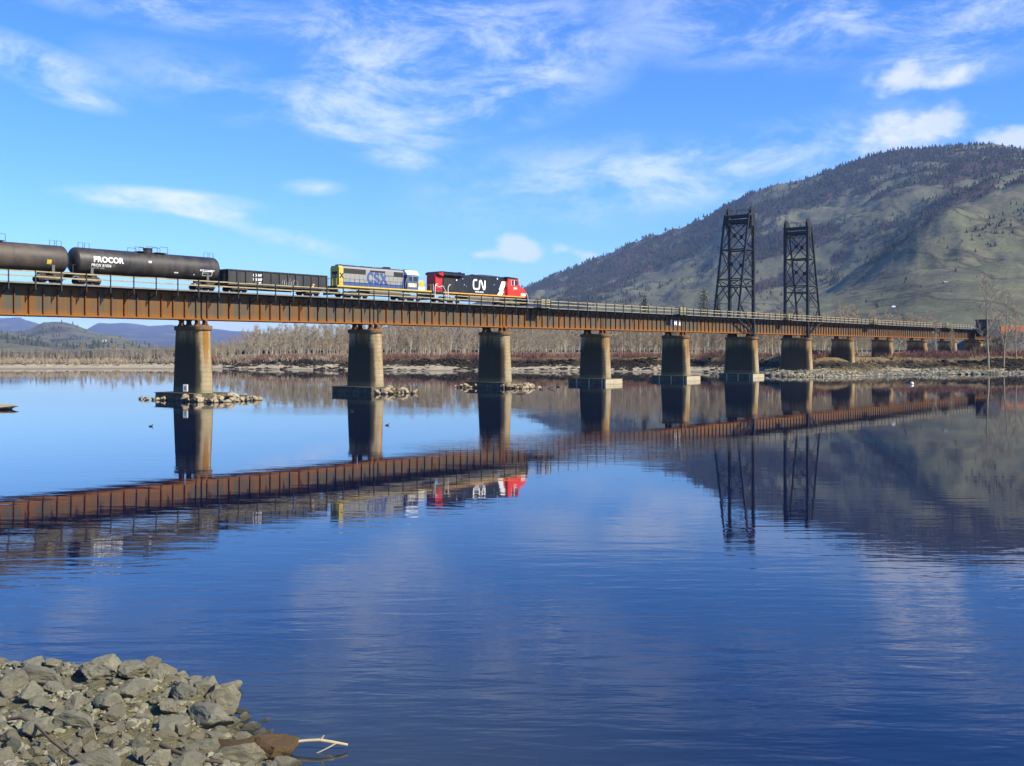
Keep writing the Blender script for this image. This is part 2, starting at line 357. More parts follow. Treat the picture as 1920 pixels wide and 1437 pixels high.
def girder_mesh(y_out, stiff):
    b = MB(); L0, L1 = 0.1, 27.9
    b.box(L0, L1, -.015, .015, .08, 3.1)
    b.box(L0, L1, -.27, .27, 0, .08); b.box(L0, L1, -.27, .27, 3.1, 3.2)
    b.box(L0, L1, y_out * .018, y_out * .12, .082, .22); b.box(L0, L1, y_out * .018, y_out * .12, 2.96, 3.098)
    for xs_ in (9.32, 18.66): b.box(xs_ - .32, xs_ + .32, y_out * .017, y_out * .035, .24, 2.94)
    if stiff:
        for k in range(18): b.box(.9 + k * 1.556 - .05, .9 + k * 1.556 + .05, y_out * .02 , y_out * .19, .223, 2.957)
    return b
def stiff_mesh():
    b = MB(); b.box(-.055, .055, -.25, -.017, .224, 2.955); return b
def make_span():
    t = thing('girder_span', 'x', 'bridge span')
    g = girder_mesh(-1, False).build('girder', M['girder'], t, (0, -1.75, Z_GIRD))
    sm = stiff_mesh().mesh('stiffener', M['rust'])
    for k in range(18): link_mesh('stiffener', sm, g, (.78 + k * 1.556, 0, 0))
    girder_mesh(1, True).build('girder', M['girder'], t, (0, 1.75, Z_GIRD))
    b = MB()
    for k in range(8):
        x0, x1 = .8 + k * 3.3, .8 + (k + 1) * 3.3
        b.bar((x0, -1.7, 10.1), (x1, 1.7, 10.1), .12); b.bar((x0, 1.7, 10.25), (x1, -1.7, 10.25), .12)
        b.bar((x0, -1.7, 10.4), (x0, 1.7, 12.8), .1); b.bar((x0, 1.7, 10.4), (x0, -1.7, 12.8), .1)
    b.build('cross_bracing', M['rust'], t)
    b = MB(); r = random.Random(4)
    for k in range(62):
        x = .22 + k * .45; b.box(x - .12, x + .12, -2.05 + r.uniform(-.05, .05), 2.05 + r.uniform(-.05, .05), Z_TIE, Z_TIE + .25)
    b.box(.02, 27.98, -2.2, -2.06, Z_TIE + .02, Z_TIE + .3); b.box(.02, 27.98, 2.06, 2.2, Z_TIE + .02, Z_TIE + .3)
    b.box(.02, 27.98, -1.98, 1.98, Z_TIE + .04, Z_TIE + .2)
    b.build('timber_ties', M['dark_timber'], t)
    for y in (-.75, .75):
        b = MB(); b.box(0.005, 27.995, y - .035, y + .035, Z_TIE + .36, Z_RAIL); b.box(0.005, 27.995, y - .07, y + .07, Z_TIE + .252, Z_TIE + .30); b.box(0.005, 27.995, y - .012, y + .012, Z_TIE + .30, Z_TIE + .36)
        b.build('rail', M['rail_steel'], t)
    b = MB(); r = random.Random(9)
    for y0 in (-3.28, -3.02, -2.76, -2.5): b.box(0.01, 27.99, y0, y0 + .24, Z_TIE + .22, Z_TIE + .28)
    b.build('walkway_planks', M['grey_wood'], t)
    MB().box(0.01, 27.99, -3.36, -3.285, Z_TIE + .12, Z_TIE + .29).build('walkway_edge', M['grey_wood'], t)
    h = MB(); r = random.Random(5)
    for k in range(10):
        x = k * 2.8
        for z, hh in ((Z_TIE + .88, .15), (Z_TIE + 1.42, .13)):
            dz = r.uniform(-.02, .02)
            h.bar((x + .01, -3.32, z + dz), (x + 2.79, -3.32, z + dz + r.uniform(-.02, .02)), .07, hh)
    hr = h.build('handrail', M['rail_wood'], t)
    b = MB(); b.box(-.055, .055, -3.47, -3.365, Z_TIE - .55, Z_TIE + 1.53)
    b.box(-.06, .06, -3.362, -2.05, Z_TIE - .02, Z_TIE + .115); b.bar((0, -3.36, Z_TIE - .42), (0, -2.1, Z_TIE - .9), .1); b.box(-.05, .05, -2.12, -2.03, Z_TIE - 1.1, Z_TIE - .03)
    pm = b.mesh('post', M['black_steel'])
    for k in range(10): link_mesh('post', pm, hr, (1.4 + k * 2.8, 0, 0))
    return t
def refuge(parent, x):
    b = MB(); b.box(x - 1.3, x + 1.3, -4.6, -3.5, Z_TIE + .2, Z_TIE + .29)
    for z in (.75, 1.1, 1.5):
        b.bar((x - 1.3, -4.6, Z_TIE + z), (x + 1.3, -4.6, Z_TIE + z), .07, .15)
        for s in (-1.3, 1.3): b.bar((x + s, -4.55, Z_TIE + z), (x + s, -3.5, Z_TIE + z), .07, .15)
    p = b.build('refuge_platform', M['rail_wood'], parent)
    b = MB()
    for s in (-1.3, 0, 1.3): b.box(x + s - .06, x + s + .06, -4.74, -4.645, Z_TIE + .05, Z_TIE + 1.58)
    for s in (-1.1, 1.1): b.bar((x + s, -4.5, Z_TIE + .15), (x + s, -2.1, Z_TIE - .12), .12)
    b.build('refuge_frame', M['black_steel'], p)
SPAN_LABEL = {
    -2: 'rusted plate girder span farthest back under the brown tank wagon',
    -1: 'rusted plate girder span left of the rubble ringed pier, under the tank wagons',
    0: 'rusted plate girder span under the black gondola, between the two piers nearest the camera',
    1: 'rusted plate girder span under the grey, blue and yellow locomotive',
    2: 'rusted plate girder span just ahead of the red nosed locomotive, with a small refuge platform',
    3: 'rusted plate girder span with white painted letters on its web',
    4: 'rusted plate girder span leading up to the first black lattice tower',
    5: 'rusted plate girder lift span between the two black lattice towers',
    6: 'rusted plate girder span just beyond the second black lattice tower',
    7: 'rusted plate girder span reaching the far rocky shore, second past the towers',
    8: 'rusted plate girder span over the stony far bank, third past the towers',
    9: 'rusted plate girder span over the red shrubs, last with posts along its whole walkway',
    10: 'short looking dull brown girder span near the far end of the bridge',
    11: 'darkest girder span, last one running into the far embankment'}
GRP_S = 'plate girder spans of the railway bridge'
span0 = make_span()
for i in range(-2, 12):
    o = span0 if i == 0 else copy_tree(span0)
    o.location = bp(i * SPAN); o.rotation_euler = (0, 0, TH); tag(o, SPAN_LABEL[i], 'bridge span', GRP_S)
    if i >= 11:
        for ch in list(o.children):
            if ch.name.split('.')[0] in ('handrail', 'walkway_edge'):
                for g in list(ch.children): bpy.data.objects.remove(g)
                bpy.data.objects.remove(ch)
    for i2, x in ((2, 7.6), (3, 23.3), (5, 15.0), (7, 11.0), (9, 14.0)):
        if i == i2: refuge(o, x)

# ------------------------------------------------------------------ lettering
def text_mesh(txt, size, mat, bold=0.0, sx=1.0, spacing=1.0):
    cu = bpy.data.curves.new('lettering', 'FONT'); cu.body = txt; cu.size = size; cu.offset = bold; cu.align_x = 'CENTER'
    cu.space_character = spacing; cu.resolution_u = 3
    o = bpy.data.objects.new('lettering', cu); C.objects.link(o)
    dg = bpy.context.evaluated_depsgraph_get(); me = bpy.data.meshes.new_from_object(o.evaluated_get(dg))
    bpy.data.objects.remove(o); bpy.data.curves.remove(cu)
    for v in me.vertices: v.co.x *= sx
    me.materials.clear(); me.materials.append(mat); me.name = 'lettering'; return me
def side_text(txt, size, mat, parent, x, y, z, **k):
    """lettering on a side that faces the camera (-y)"""
    return link_mesh('lettering', text_mesh(txt, size, mat, **k), parent, (x, y, z), (R(90), 0, 0))
def ribbon(pts, w, closed=False):
    """mitred flat stroke in x,z -> list of verts, faces"""
    P = [Vector((p[0], p[1])) for p in pts]; n = len(P); vs = []
    for i in range(n):
        d0 = (P[i] - P[i - 1]).normalized() if i > 0 else (P[1] - P[0]).normalized()
        d1 = (P[i + 1] - P[i]).normalized() if i < n - 1 else d0
        n0 = Vector((-d0.y, d0.x)); n1 = Vector((-d1.y, d1.x)); m = (n0 + n1).normalized(); k = w / 2 / max(.5, m.dot(n0))
        vs += [P[i] + m * k, P[i] - m * k]
    return vs, [(2 * i, 2 * i + 1, 2 * i + 3, 2 * i + 2) for i in range(n - 1)]
def stroke_mesh(strokes, mat, w):
    b = MB()
    for k, st in enumerate(strokes):
        ww = w
        if isinstance(st, tuple): st, ww = st
        vs, fs = ribbon(st, ww); b.add([(v.x, -.003 * k, v.y) for v in vs], fs)
    return b.mesh('lettering', mat)
for k_, ch_ in ((14, 'E'), (15, 'M'), (16, 'E')): side_text(ch_, 1.35, M['white_paint'], [o for o in bpy.data.objects if o.get('label') == SPAN_LABEL[3]][0], .78 + k_ * 1.556 + .98, -1.785, 11.2, bold=.07, sx=.95)

# ------------------------------------------------------------------ piers
def stadium(Lh, r, z, n=14):
    vs = []
    for k in range(n + 1): a = math.pi + math.pi * k / n; vs.append((r * math.cos(a), -Lh + r * math.sin(a), z))
    for k in range(n + 1): a = math.pi * k / n; vs.append((r * math.cos(a), Lh + r * math.sin(a), z))
    return vs
def loft(b, rings, smooth=True):
    n = len(rings[0]); vs = [v for r_ in rings for v in r_]; fs = []
    for i in range(len(rings) - 1):
        for k in range(n): k2 = (k + 1) % n; fs.append((i * n + k, i * n + k2, (i + 1) * n + k2, (i + 1) * n + k))
    b.add(vs, fs, smooth); b.add(rings[-1], [tuple(range(n))]); b.add(rings[0], [tuple(range(n))])
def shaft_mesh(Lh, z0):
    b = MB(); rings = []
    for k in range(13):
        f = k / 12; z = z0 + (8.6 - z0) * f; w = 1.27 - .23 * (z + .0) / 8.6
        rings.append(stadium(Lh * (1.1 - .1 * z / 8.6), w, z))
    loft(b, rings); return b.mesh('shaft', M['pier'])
def cap_mesh(Lh):
    b = MB(); loft(b, [stadium(Lh + .02, 1.06, 8.53), stadium(Lh + .08, 1.2, 8.6), stadium(Lh + .08, 1.22, 9.0), stadium(Lh + .05, 1.14, Z_PIER)], False); return b.mesh('cap', M['pier_cap'])
def bearing_mesh():
    b = MB(); h = Z_GIRD - Z_PIER
    for x, w in ((-.52, .34), (.52, .34)):
        b.prism_y([(x - w, 0.004), (x + w, 0.004), (x + w, .12), (x + w * .55, .2), (x + w * .4, h - .12), (x + w * .8, h - .05), (x + w * .8, h - .004), (x - w * .8, h - .004), (x - w * .8, h - .05), (x - w * .4, h - .12), (x - w * .55, .2), (x - w, .12)], -.34, .34)
    return b.mesh('bearing', M['rust'])
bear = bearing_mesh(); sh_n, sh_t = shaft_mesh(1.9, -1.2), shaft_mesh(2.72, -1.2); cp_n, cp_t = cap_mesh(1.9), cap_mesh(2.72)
def footing(parent, z1, sunlit_end=True, posts=True, rubble=False):
    b = MB(); Lf, Wf = 4.2, 2.6; r = random.Random(7)
    nz = 4
    for k in range(nz):
        z0 = -.6 + (z1 + .6) * k / nz; zz = -.6 + (z1 + .6) * (k + 1) / nz - .02
        b.m = 0; e = r.uniform(-.04, .04)
        b.box(-Wf + e, Wf + e, -Lf + .32, Lf, z0, zz)
        b.m = 1; b.box(-Wf + e - .03, Wf + e + .03 + r.uniform(-.1, .15), -Lf + r.uniform(-.08, .05), -Lf + .318, z0, zz)  # near end in the paler colour: its sunlit look is painted in
    b.m = 0; b.box(-Wf - .12, Wf + .1, -Lf - .1, Lf + .1, z1 + .004, z1 + .08)
    f = b.build('timber_crib', [M['crib'], M['crib_pale'] if sunlit_end else M['crib']], parent)
    if posts:
        p = MB(); p.box(-Wf - .17, -Wf - .05, -.09, .09, -.5, z1); pm = p.mesh('post', M['crib_pale'])
        for y in (-3.5, -.6, 2.2): link_mesh('post', pm, f, (0, y, 0))
PIER_LABEL = ['nearest concrete pier, leftmost, its foot ringed by pale rubble', 'second concrete pier from the left, dark crib and rubble at its foot',
    'concrete pier under the red nosed locomotive, rubble on both sides of its crib', 'rust streaked concrete pier on a bare pale timber crib, just ahead of the train',
    'rust streaked concrete pier on a timber crib, left neighbour of the first tower pier', 'wide concrete pier carrying the first black lattice tower',
    'wide concrete pier carrying the second black lattice tower', 'concrete pier standing on the rocky shore, first past the towers',
    'concrete pier on the stony bank, second past the towers', 'short looking concrete pier among red shrubs, third past the towers',
    'narrow concrete pier half hidden in brush, second from the far end of the bridge', 'last pale concrete pier beside the bare cottonwood at the far end of the bridge']
for i in range(12):
    tw = i in (5, 6)
    t = thing('bridge_pier', PIER_LABEL[i], 'bridge pier', bp(i * SPAN), TH, 'concrete piers of the railway bridge')
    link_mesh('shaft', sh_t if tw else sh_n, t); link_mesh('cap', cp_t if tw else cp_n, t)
    for y in (-1.75, 1.75): link_mesh('bearing', bear, t, (0, y, Z_PIER))
    if i < 6: footing(t, .85 if i < 5 else .8, i >= 3, i in (3, 4, 5))

# ------------------------------------------------------------------ lift towers
def make_tower(sg, loc, label):
    t = thing('lift_tower', label, 'bridge tower', loc, TH, 'black steel lattice towers of the lift bridge')
    K = M['black_steel']; ZT = 36.4; Y = 2.95
    def vx(z): return 0.0
    def sx(z): return sg * (2.2 + (ZT - z) * 5.0 / 23.4)
    for y in (-Y, Y):
        b = MB(); zs = [Z_PIER, ZT]
        for e in (-.26, .26): b.box(e - .05, e + .05, y - .3, y + .3, Z_PIER, ZT)
        b.box(-.2, .2, y - .26, y - .2, Z_PIER, ZT); b.box(-.2, .2, y + .2, y + .26, Z_PIER, ZT)
        b.box(-.5, .5, y - .45, y + .45, Z_PIER + .003, Z_PIER + .5)
        b.build('leg', K, t)
        b = MB(); b.bar((sx(ZT), y, ZT), (sx(12.7), y, 12.7), .40, .34); b.build('leg', K, t)
        MB().bar((sx(12.9), y, 12.9), (sg * .2, y, Z_PIER + .55), .36, .3).build('strut', M['black_steel'], t)
        MB().bar((sx(16.6), y, 16.6), (sg * .2, y, Z_PIER + .8), .26, .2).build('strut', K, t)
        for z in (28.5, 21.9, 20.4, 16.6): MB().bar((vx(z), y, z), (sx(z), y, z), .16, .2 if z > 21 else .14).build('side_strut', K, t)
        MB().bar((0, y, ZT), (sx(ZT), y, ZT), .4, .5).build('side_strut', K, t)
        for (za, zb) in ((35.9, 30.2), (28.5, 23.6), (21.9, 17.1)):
            MB().bar((sx(za), y, za), (0, y, zb), .17).build('brace', K, t)
            MB().bar((0, y, za - 1.8), (sx(zb - 1.4), y + .02, zb - 1.4), .15).build('brace', K, t)
    for fx in (vx, sx):
        def lv(z, w, h, n): MB().bar((fx(z), -Y, z), (fx(z), Y, z), w, h).build(n, K, t)
        lv(36.1, .35, .5, 'cross_beam'); lv(34.9, .35, .75, 'cross_beam'); lv(28.5, .22, .32, 'cross_strut'); lv(21.9, .2, .22, 'cross_strut'); lv(20.3, .2, .25, 'cross_strut')
        for (za, zb) in ((34.6, 28.6), (28.4, 22.0)):
            zc_ = (za + zb) / 2
            MB().bar((fx(za), -Y, za), (fx(zb), Y, zb), .18).build('brace', K, t)
            MB().bar((fx(za) + .06, Y, za), (fx(zb) + .06, -Y, zb), .18).build('brace', K, t)
            MB().box(fx(zc_) - .09, fx(zc_) + .12, -.42, .42, zc_ - .42, zc_ + .42).build('gusset', K, t)
        for s in (-1, 1): MB().bar((fx(20.3), s * .9, 20.3), (fx(17.6), s * Y, 17.6), .2).build('knee_brace', K, t)
        MB().bar((fx(21.9), -Y, 21.9), (fx(20.3), 0, 20.3), .14).bar((fx(21.9), Y, 21.9), (fx(20.3), 0, 20.3), .14).build('knee_brace', K, t)
        b = MB()
        for k in range(4):
            y0 = -2.4 + k * 1.2; b.bar((fx(34.4), y0, 34.45), (fx(33.7), y0 + .6, 33.75), .1).bar((fx(33.7), y0 + .6, 33.75), (fx(34.4), y0 + 1.2, 34.45), .1)
        b.build('brace', K, t)
    for y in (-Y + .1, Y - .1):
        b = MB(); b.cyl((sg * .5, y, ZT + .95), (0, 1, 0), .95, .3, 20); b.box(sg * .5 - .9, sg * .5 + .9, y - .26, y - .2, ZT, ZT + .9); b.box(sg * .5 - .9, sg * .5 + .9, y + .2, y + .26, ZT, ZT + .9)
        b.build('sheave', K, t)
        MB().box(sg * .9 - .5, sg * .9 + .5, y - .4, y + .4, ZT - 2.6, ZT - .3).build('counterweight_guide', K, t)
    b = MB()
    for y in (-Y, 0, Y): b.bar((0, y, ZT), (0, y, ZT + 1.1), .06).bar((sx(ZT), y, ZT), (sx(ZT), y, ZT + 1.1), .06)
    b.bar((0, -Y, ZT + 1.1), (0, Y, ZT + 1.1), .06).bar((sx(ZT), -Y, ZT + 1.1), (sx(ZT), Y, ZT + 1.1), .06)
    b.build('top_railing', K, t)
    return t
make_tower(-1, bp(5 * SPAN), 'taller looking black steel lattice tower, left of the two, its slanted legs leaning away left')
make_tower(1, bp(6 * SPAN), 'black steel lattice tower farther off, right of the two, slanted legs on its right')

# ------------------------------------------------------------------ train
def loc_t(t): return bp(t, 0, Z_RAIL)
def bogie(parent, x, axles, pitch, white=False, fr=None):
    b = MB(); hl = pitch * (axles - 1) / 2
    for y in (-1.02, 1.02):
        b.prism_y([(x - hl - .35, .38), (x - hl - .1, .62), (x - hl * .45, .82), (x + hl * .45, .82), (x + hl + .1, .62), (x + hl + .35, .38), (x + hl + .2, .28), (x + hl * .4, .36), (x - hl * .4, .36), (x - hl - .2, .28)], y - .09, y + .09)
        for k in range(axles): b.cyl((x - hl + k * pitch, y * 1.12, .46), (0, 1, 0), .16, .12, 10)
        for k in range(3): b.cyl((x - .22 + k * .22, y * 1.02, .58), (0, 0, 1), .09, .4, 8)
    b.box(x - .2, x + .2, -.95, .95, .45, .78); b.box(x - .5, x + .5, -.5, .5, .78, 1.0)
    o = b.build('bogie', fr or M['truck_steel'], parent)
    w = MB()
    for y in (-.75, .75):
        w.cyl((0, y, .46), (0, 1, 0), .46, .12, 20); w.cyl((0, y - .07 * (1 if y > 0 else -1), .46), (0, 1, 0), .50, .03, 20)
    w.cyl((0, 0, .46), (0, 1, 0), .09, 1.5, 8)
    wmesh = w.mesh('wheelset', M['wheel_white'] if white else M['wheel_steel'])
    for k in range(axles): link_mesh('wheelset', wmesh, o, (x - hl + k * pitch, 0, 0))
def coupler(parent, x0, x1):
    MB().box(x0, x1, -.14, .14, .72, 1.0).build('coupler', M['truck_steel'], parent)
def on_tank(me, rad, zc, off=.012):
    """wrap flat lettering (x, z from tank axis) on to the near side of a horizontal tank"""
    bm = bmesh.new(); bm.from_mesh(me)
    for k in range(-12, 13):
        g = bm.verts[:] + bm.edges[:] + bm.faces[:]
        bmesh.ops.bisect_plane(bm, geom=g, plane_co=(0, k * .12, 0), plane_no=(0, 1, 0))
    for v in bm.verts:
        a = v.co.y / rad; v.co = Vector((v.co.x, -(rad + off) * math.cos(a), zc + (rad + off) * math.sin(a)))
    bm.to_mesh(me); bm.free(); return me
def shift(me, dx, dy):
    for v in me.vertices: v.co.x += dx; v.co.y += dy
    return me
def make_tank(t0, t1, label, mat, first):
    L = t1 - t0; h = L / 2; RA, ZC = 1.5, 2.72
    t = thing('tank_wagon', label, 'tank wagon', loc_t((t0 + t1) / 2), TH, 'tank wagons at the rear of the train')
    n_seg = 9; b = MB(); prof = [(-h + .62 * (1 - math.cos(R(11.25 * k))), max(.02, RA * math.sin(R(11.25 * k)))) for k in range(9)]

    head = list(prof); prof = head + [(-h + .62 + (L - 1.24) * k / n_seg, RA) for k in range(1, n_seg)]
    prof = prof + [(-x, r) for x, r in reversed(head)]
    b.lathe_x(prof, 0, ZC, 48); tk = b.build('tank', mat, t)
    b = MB()
    for k in range(1, n_seg):
        x = -h + .62 + (L - 1.24) * k / n_seg
        if k in (3, 6): b.lathe_x([(x - .03, RA), (x - .03, RA + .006), (x + .03, RA + .006), (x + .03, RA)], 0, ZC, 48)
    b.build('weld_seam', mat, tk)
    xd = .1
    b = MB(); b.cyl((xd, 0, ZC + RA + .2), (0, 0, 1), .52, .55, 20); b.cyl((xd, 0, ZC + RA + .5), (0, 0, 1), .56, .06, 20); b.build('manway_dome', mat, tk)
    b = MB(); b.box(xd - 1.6, xd - .62, -.9, .9, ZC + RA - .02, ZC + RA + .05); b.box(xd + .62, xd + 2.0, -.9, .9, ZC + RA - .02, ZC + RA + .05); b.build('top_platform', M['black_steel'], tk)
    b = MB(); z0 = ZC + RA
    for (xa, xb, hh) in ((xd - 2.1, xd - 1.0, .5), (xd - .62, xd + .75, .62), (xd + 1.1, xd + 2.1, .72)):
        for y in (-.85, .85): b.tube([(xa, y, z0 - .1), (xa, y, z0 + hh), (xb, y, z0 + hh), (xb, y, z0 - .1)], .03, 5)
    for sg in (-1, 1):
        for xa in (.75, 1.5): b.tube([(sg * (h - xa), -.5, z0 - .15), (sg * (h - xa), -.5, z0 + .5), (sg * (h - xa - .55), -.5, z0 + .5), (sg * (h - xa - .55), -.5, z0 - .15)], .03, 5)
    b.build('top_railing', M['black_steel'], t)
    xl = .1 if first else -.6
    b = MB()
    for dx in (-.22, .22):
        pts = [(xl + dx, -(RA + .1) * math.cos(a), ZC + (RA + .1) * math.sin(a)) for a in [R(q) for q in range(-50, 81, 10)]]; b.tube(pts, .028, 5)
    for q in range(-45, 80, 11):
        a = R(q); b.bar((xl - .22, -(RA + .1) * math.cos(a), ZC + (RA + .1) * math.sin(a)), (xl + .22, -(RA + .1) * math.cos(a), ZC + (RA + .1) * math.sin(a)), .035)
    if first: b.build('ladder', M['black_steel'], t)
    for sg in (-1, 1):
        x = sg * (h - 2.0)
        b = MB(); b.box(x - .16, x + .16, -1.3, -1.18, 1.1, 2.15); b.box(x - .16, x + .16, 1.18, 1.3, 1.1, 2.15); b.build('saddle', M['fuel_grey'], t)
        b = MB(); b.box(x - 1.1, sg * (h + .15) if sg > 0 else x + 1.1, -.3, .3, .95, 1.35) if sg > 0 else b.box(-h - .15, x + 1.1, -.3, .3, .95, 1.35)
        b.box(x - .35, x + .35, -1.25, 1.25, 1.0, 1.25); b.build('underframe', M['truck_steel'], t)
        b = MB()
        for y in (-1.3, 1.3): b.tube([(sg * (h - .1), y, 2.2), (sg * (h + .25), y, 2.1), (sg * (h + .25), y, .6), (sg * (h - .3), y, .6)], .03, 5)
        b.box(sg * h - .3, sg * h + .3, -1.35, 1.35, 1.02, 1.08); b.build('end_step', M['black_steel'], t)
        bogie(t, x, 2, 1.75); coupler(t, sg * (h + .1) - .35, sg * (h + .1) + .45)
    def lab(txt, size, x, z, mat=M['white_paint'], **k):
        me = on_tank(shift(text_mesh(txt, size, mat, **k), x, z - ZC), RA, ZC); link_mesh('lettering', me, t)
    def plate(x, z, w, hh, mat):
        bm = MB(); bm.add([(x - w / 2, z - hh / 2 - ZC, 0), (x + w / 2, z - hh / 2 - ZC, 0), (x + w / 2, z + hh / 2 - ZC, 0), (x - w / 2, z + hh / 2 - ZC, 0)], [(0, 1, 2, 3)])
        link_mesh('placard', on_tank(bm.mesh('placard', mat), RA, ZC, .014), t)
    def frame(x, z, w, hh):
        bm = MB(); pts = [(x - w / 2, z - hh / 2 - ZC), (x + w / 2, z - hh / 2 - ZC), (x + w / 2, z + hh / 2 - ZC), (x - w / 2, z + hh / 2 - ZC), (x - w / 2, z - hh / 2 - ZC)]
        vs, fs = ribbon(pts, .07); bm.add([(v.x, v.y, 0) for v in vs], fs); link_mesh('placard', on_tank(bm.mesh('placard', M['white_paint']), RA, ZC, .016), t)
    mid = (t0 + t1) / 2
    if not first:
        lab('PROCOR', .9, tpx(203.5, 1.45) - mid, 2.6, bold=.03, sx=.98)
        lab('PROX 81036', .44, tpx(191, 1.5) - mid, 2.08, bold=.012); lab('LD LMT 73500', .22, tpx(187, 1.5) - mid, 1.82)
        plate(tpx(281, 1.4) - mid, 3.02, .38, .24, M['white_paint']); plate(tpx(214, 1.5) - mid, 2.28, .3, .34, M['fuel_grey'])
        plate(tpx(332, 1.5) - mid, 1.94, .55, .16, M['white_paint']); plate(tpx(366, 1.5) - mid, 1.82, .16, .16, M['white_paint'])
        lab('DOT 111A100W1', .27, tpx(389, 1.5) - mid, 2.35, bold=.012); frame(tpx(390, 1.5) - mid, 2.05, 1.3, .55); lab('TEST 2011', .17, tpx(388, 1.5) - mid, 2.05)
    else:
        frame_x = tpx(93, 1.5) - mid
        plate(frame_x, 2.25, .5, .5, M['yellow_paint']); plate(frame_x, 2.25, .28, .28, mat) if False else None
        lab('GATX 1', .28, tpx(108, 1.5) - mid, 2.75, M['fuel_grey'])
    return t
tk2 = (tpx(140, 0.0) - .62, tpx(401, 0.0) + .3)
tk1r = tpx(114, 0.0) + .55
make_tank(tk1r - 18.3, tk1r, 'dusty brown tank wagon cut off by the left edge, ladder up its side', M['tank_brown'], True)
make_tank(tk2[0], tk2[1], 'clean black tank wagon with large white lettering on its side', M['tank_black'], False)

# gondola
g0, g1 = tpx(427, 1.5), tpx(613, 1.5); gm, gh = (g0 + g1) / 2, (g1 - g0) / 2
t = thing('gondola_wagon', 'black open gondola wagon with ribbed sides behind the grey locomotive', 'gondola wagon', loc_t(gm), TH)
b = MB()
for y in (-1.45, 1.45): b.box(-gh, gh, y - .03, y + .03, 1.0, 2.70)
for x in (-gh, gh): b.box(x - .03, x + .03, -1.42, 1.42, 1.0, 2.70)
b.box(-gh + .04, gh - .04, -1.41, 1.41, 1.0, 1.1); b.build('body', M['gondola_black'], t)
b = MB()
for y in (-1.5, 1.5): b.box(-gh - .08, gh + .08, y - .1, y + .1, 2.703, 2.84); b.box(-gh - .05, gh + .05, y - .07, y + .07, .86, .997)
for x in (-gh, gh): b.box(x - .07, x + .07, -1.395, 1.395, 2.705, 2.84)
b.build('top_rim', M['gondola_black'], t)
rb = MB().box(-.07, .07, -1.62, -1.483, 1.0, 2.70).mesh('rib', M['gondola_black'])
for k in range(13): link_mesh('rib', rb, t, (-gh + .08 + k * (2 * gh - .16) / 12, 0, 0))
b = MB()
for x in (-gh - .09, gh + .09):
    for y in (-1.0, 0, 1.0): b.box(x - .05, x + .05, y - .07, y + .07, 1.0, 2.70)
b.build('end_rib', M['gondola_black'], t)
b = MB(); b.box(-gh, gh, -.35, .35, .62, .98); b.box(-gh + 4.2, gh - 4.2, -.9, -.82, .45, .98); b.box(-gh + 4.2, gh - 4.2, .82, .9, .45, .98); b.build('underframe', M['truck_steel'], t)
for sg in (-1, 1): bogie(t, sg * (gh - 2.1), 2, 1.75); coupler(t, sg * (gh + .2) - .5, sg * (gh + .2) + .5)
b = MB()
for y in (-1.3, 1.3): b.tube([(gh + .12, y, .6), (gh + .5, y, .6), (gh + .5, y, 2.6)], .03, 5); b.tube([(gh + .5, -1.3, 2.5), (gh + .5, 1.3, 2.5)], .03, 5)
b.build('brake_ladder', M['black_steel'], t)
for (px_, z, tx, sz) in ((478, 2.12, 'BO', .42), (487.5, 2.12, 'NY', .42), (478, 1.58, '703', .42), (487.5, 1.58, '047', .42), (478, 1.25, 'LT', .22), (487.5, 1.25, 'WT', .22)):
    side_text(tx, sz, M['white_paint'], t, tpx(px_, 1.48) - gm, -1.487, z, bold=.02)
b = MB(); r = random.Random(3)
for k in range(7):
    x = tpx(530, 1.6) - gm + k * .36; b.tube([(x, -1.5, 1.3 + r.uniform(0, .3)), (x + .15, -1.5, 1.75 + r.uniform(-.2, .7)), (x + .4, -1.5, 1.5), (x + .3, -1.5, 1.2)], .018, 4)
b.build('graffiti', M['white_paint'], t)
for px_, z, mt in ((588, 1.5, 'orange_stripe'), (586, 1.2, 'white_paint')): 
    x = tpx(px_, 1.48) - gm; MB().box(x - .17, x + .17, -1.495, -1.484, z - .1, z + .1).build('placard', M[mt], t)

# grey, blue and yellow locomotive
c0, c1 = tpx(632, 1.5), tpx(807, 1.3); cm_, ch = (c0 + c1) / 2, (c1 - c0) / 2
def cx(px_, o=.95): return tpx(px_, o) - cm_
t = thing('diesel_locomotive', 'grey diesel locomotive with blue letters, yellow rear end and blue cab', 'locomotive', loc_t(cm_), TH)
xh0, xh1 = cx(636), cx(757); hw = .92; ZF = 1.62
MB().box(-ch, ch, -1.5, 1.5, 1.34, ZF - .02).build('frame', M['truck_steel'], t)
b = MB(); b.box(-ch, ch, -1.56, -1.503, 1.47, ZF + .04); b.box(-ch, ch, 1.503, 1.56, 1.47, ZF + .04); b.build('sill_stripe', M['yellow_paint'], t)
def hood_poly(z1=4.42, w=hw): return [(-w, ZF), (w, ZF), (w, z1 - .28), (w - .22, z1), (-w + .22, z1), (-w, z1 - .28)]
xy1 = cx(643.5)
MB().prism_x(hood_poly(), xy1, xh1).build('hood', M['grey_paint'], t)
MB().prism_x(hood_poly(4.44, hw + .012), xh0, xy1 - .003).build('rear_hood', M['yellow_paint'], t)
b = MB(); b.prism_y([(xy1 + .05, ZF + .01), (cx(752), ZF + .01), (cx(753.6), ZF + .62), (xy1 + .05, ZF + .62)], -hw - .018, -hw - .003); b.build('side_stripe', M['blue_paint'], t)
b = MB(); b.prism_y([(cx(752), ZF + .012), (cx(760), ZF + .012), (cx(760), 4.1), (cx(757.5), 4.1)], -hw - .026, -hw - .02); b.prism_x(hood_poly(4.45, hw + .014), xh1, cx(761)); b.build('side_stripe', M['blue_paint'], t)
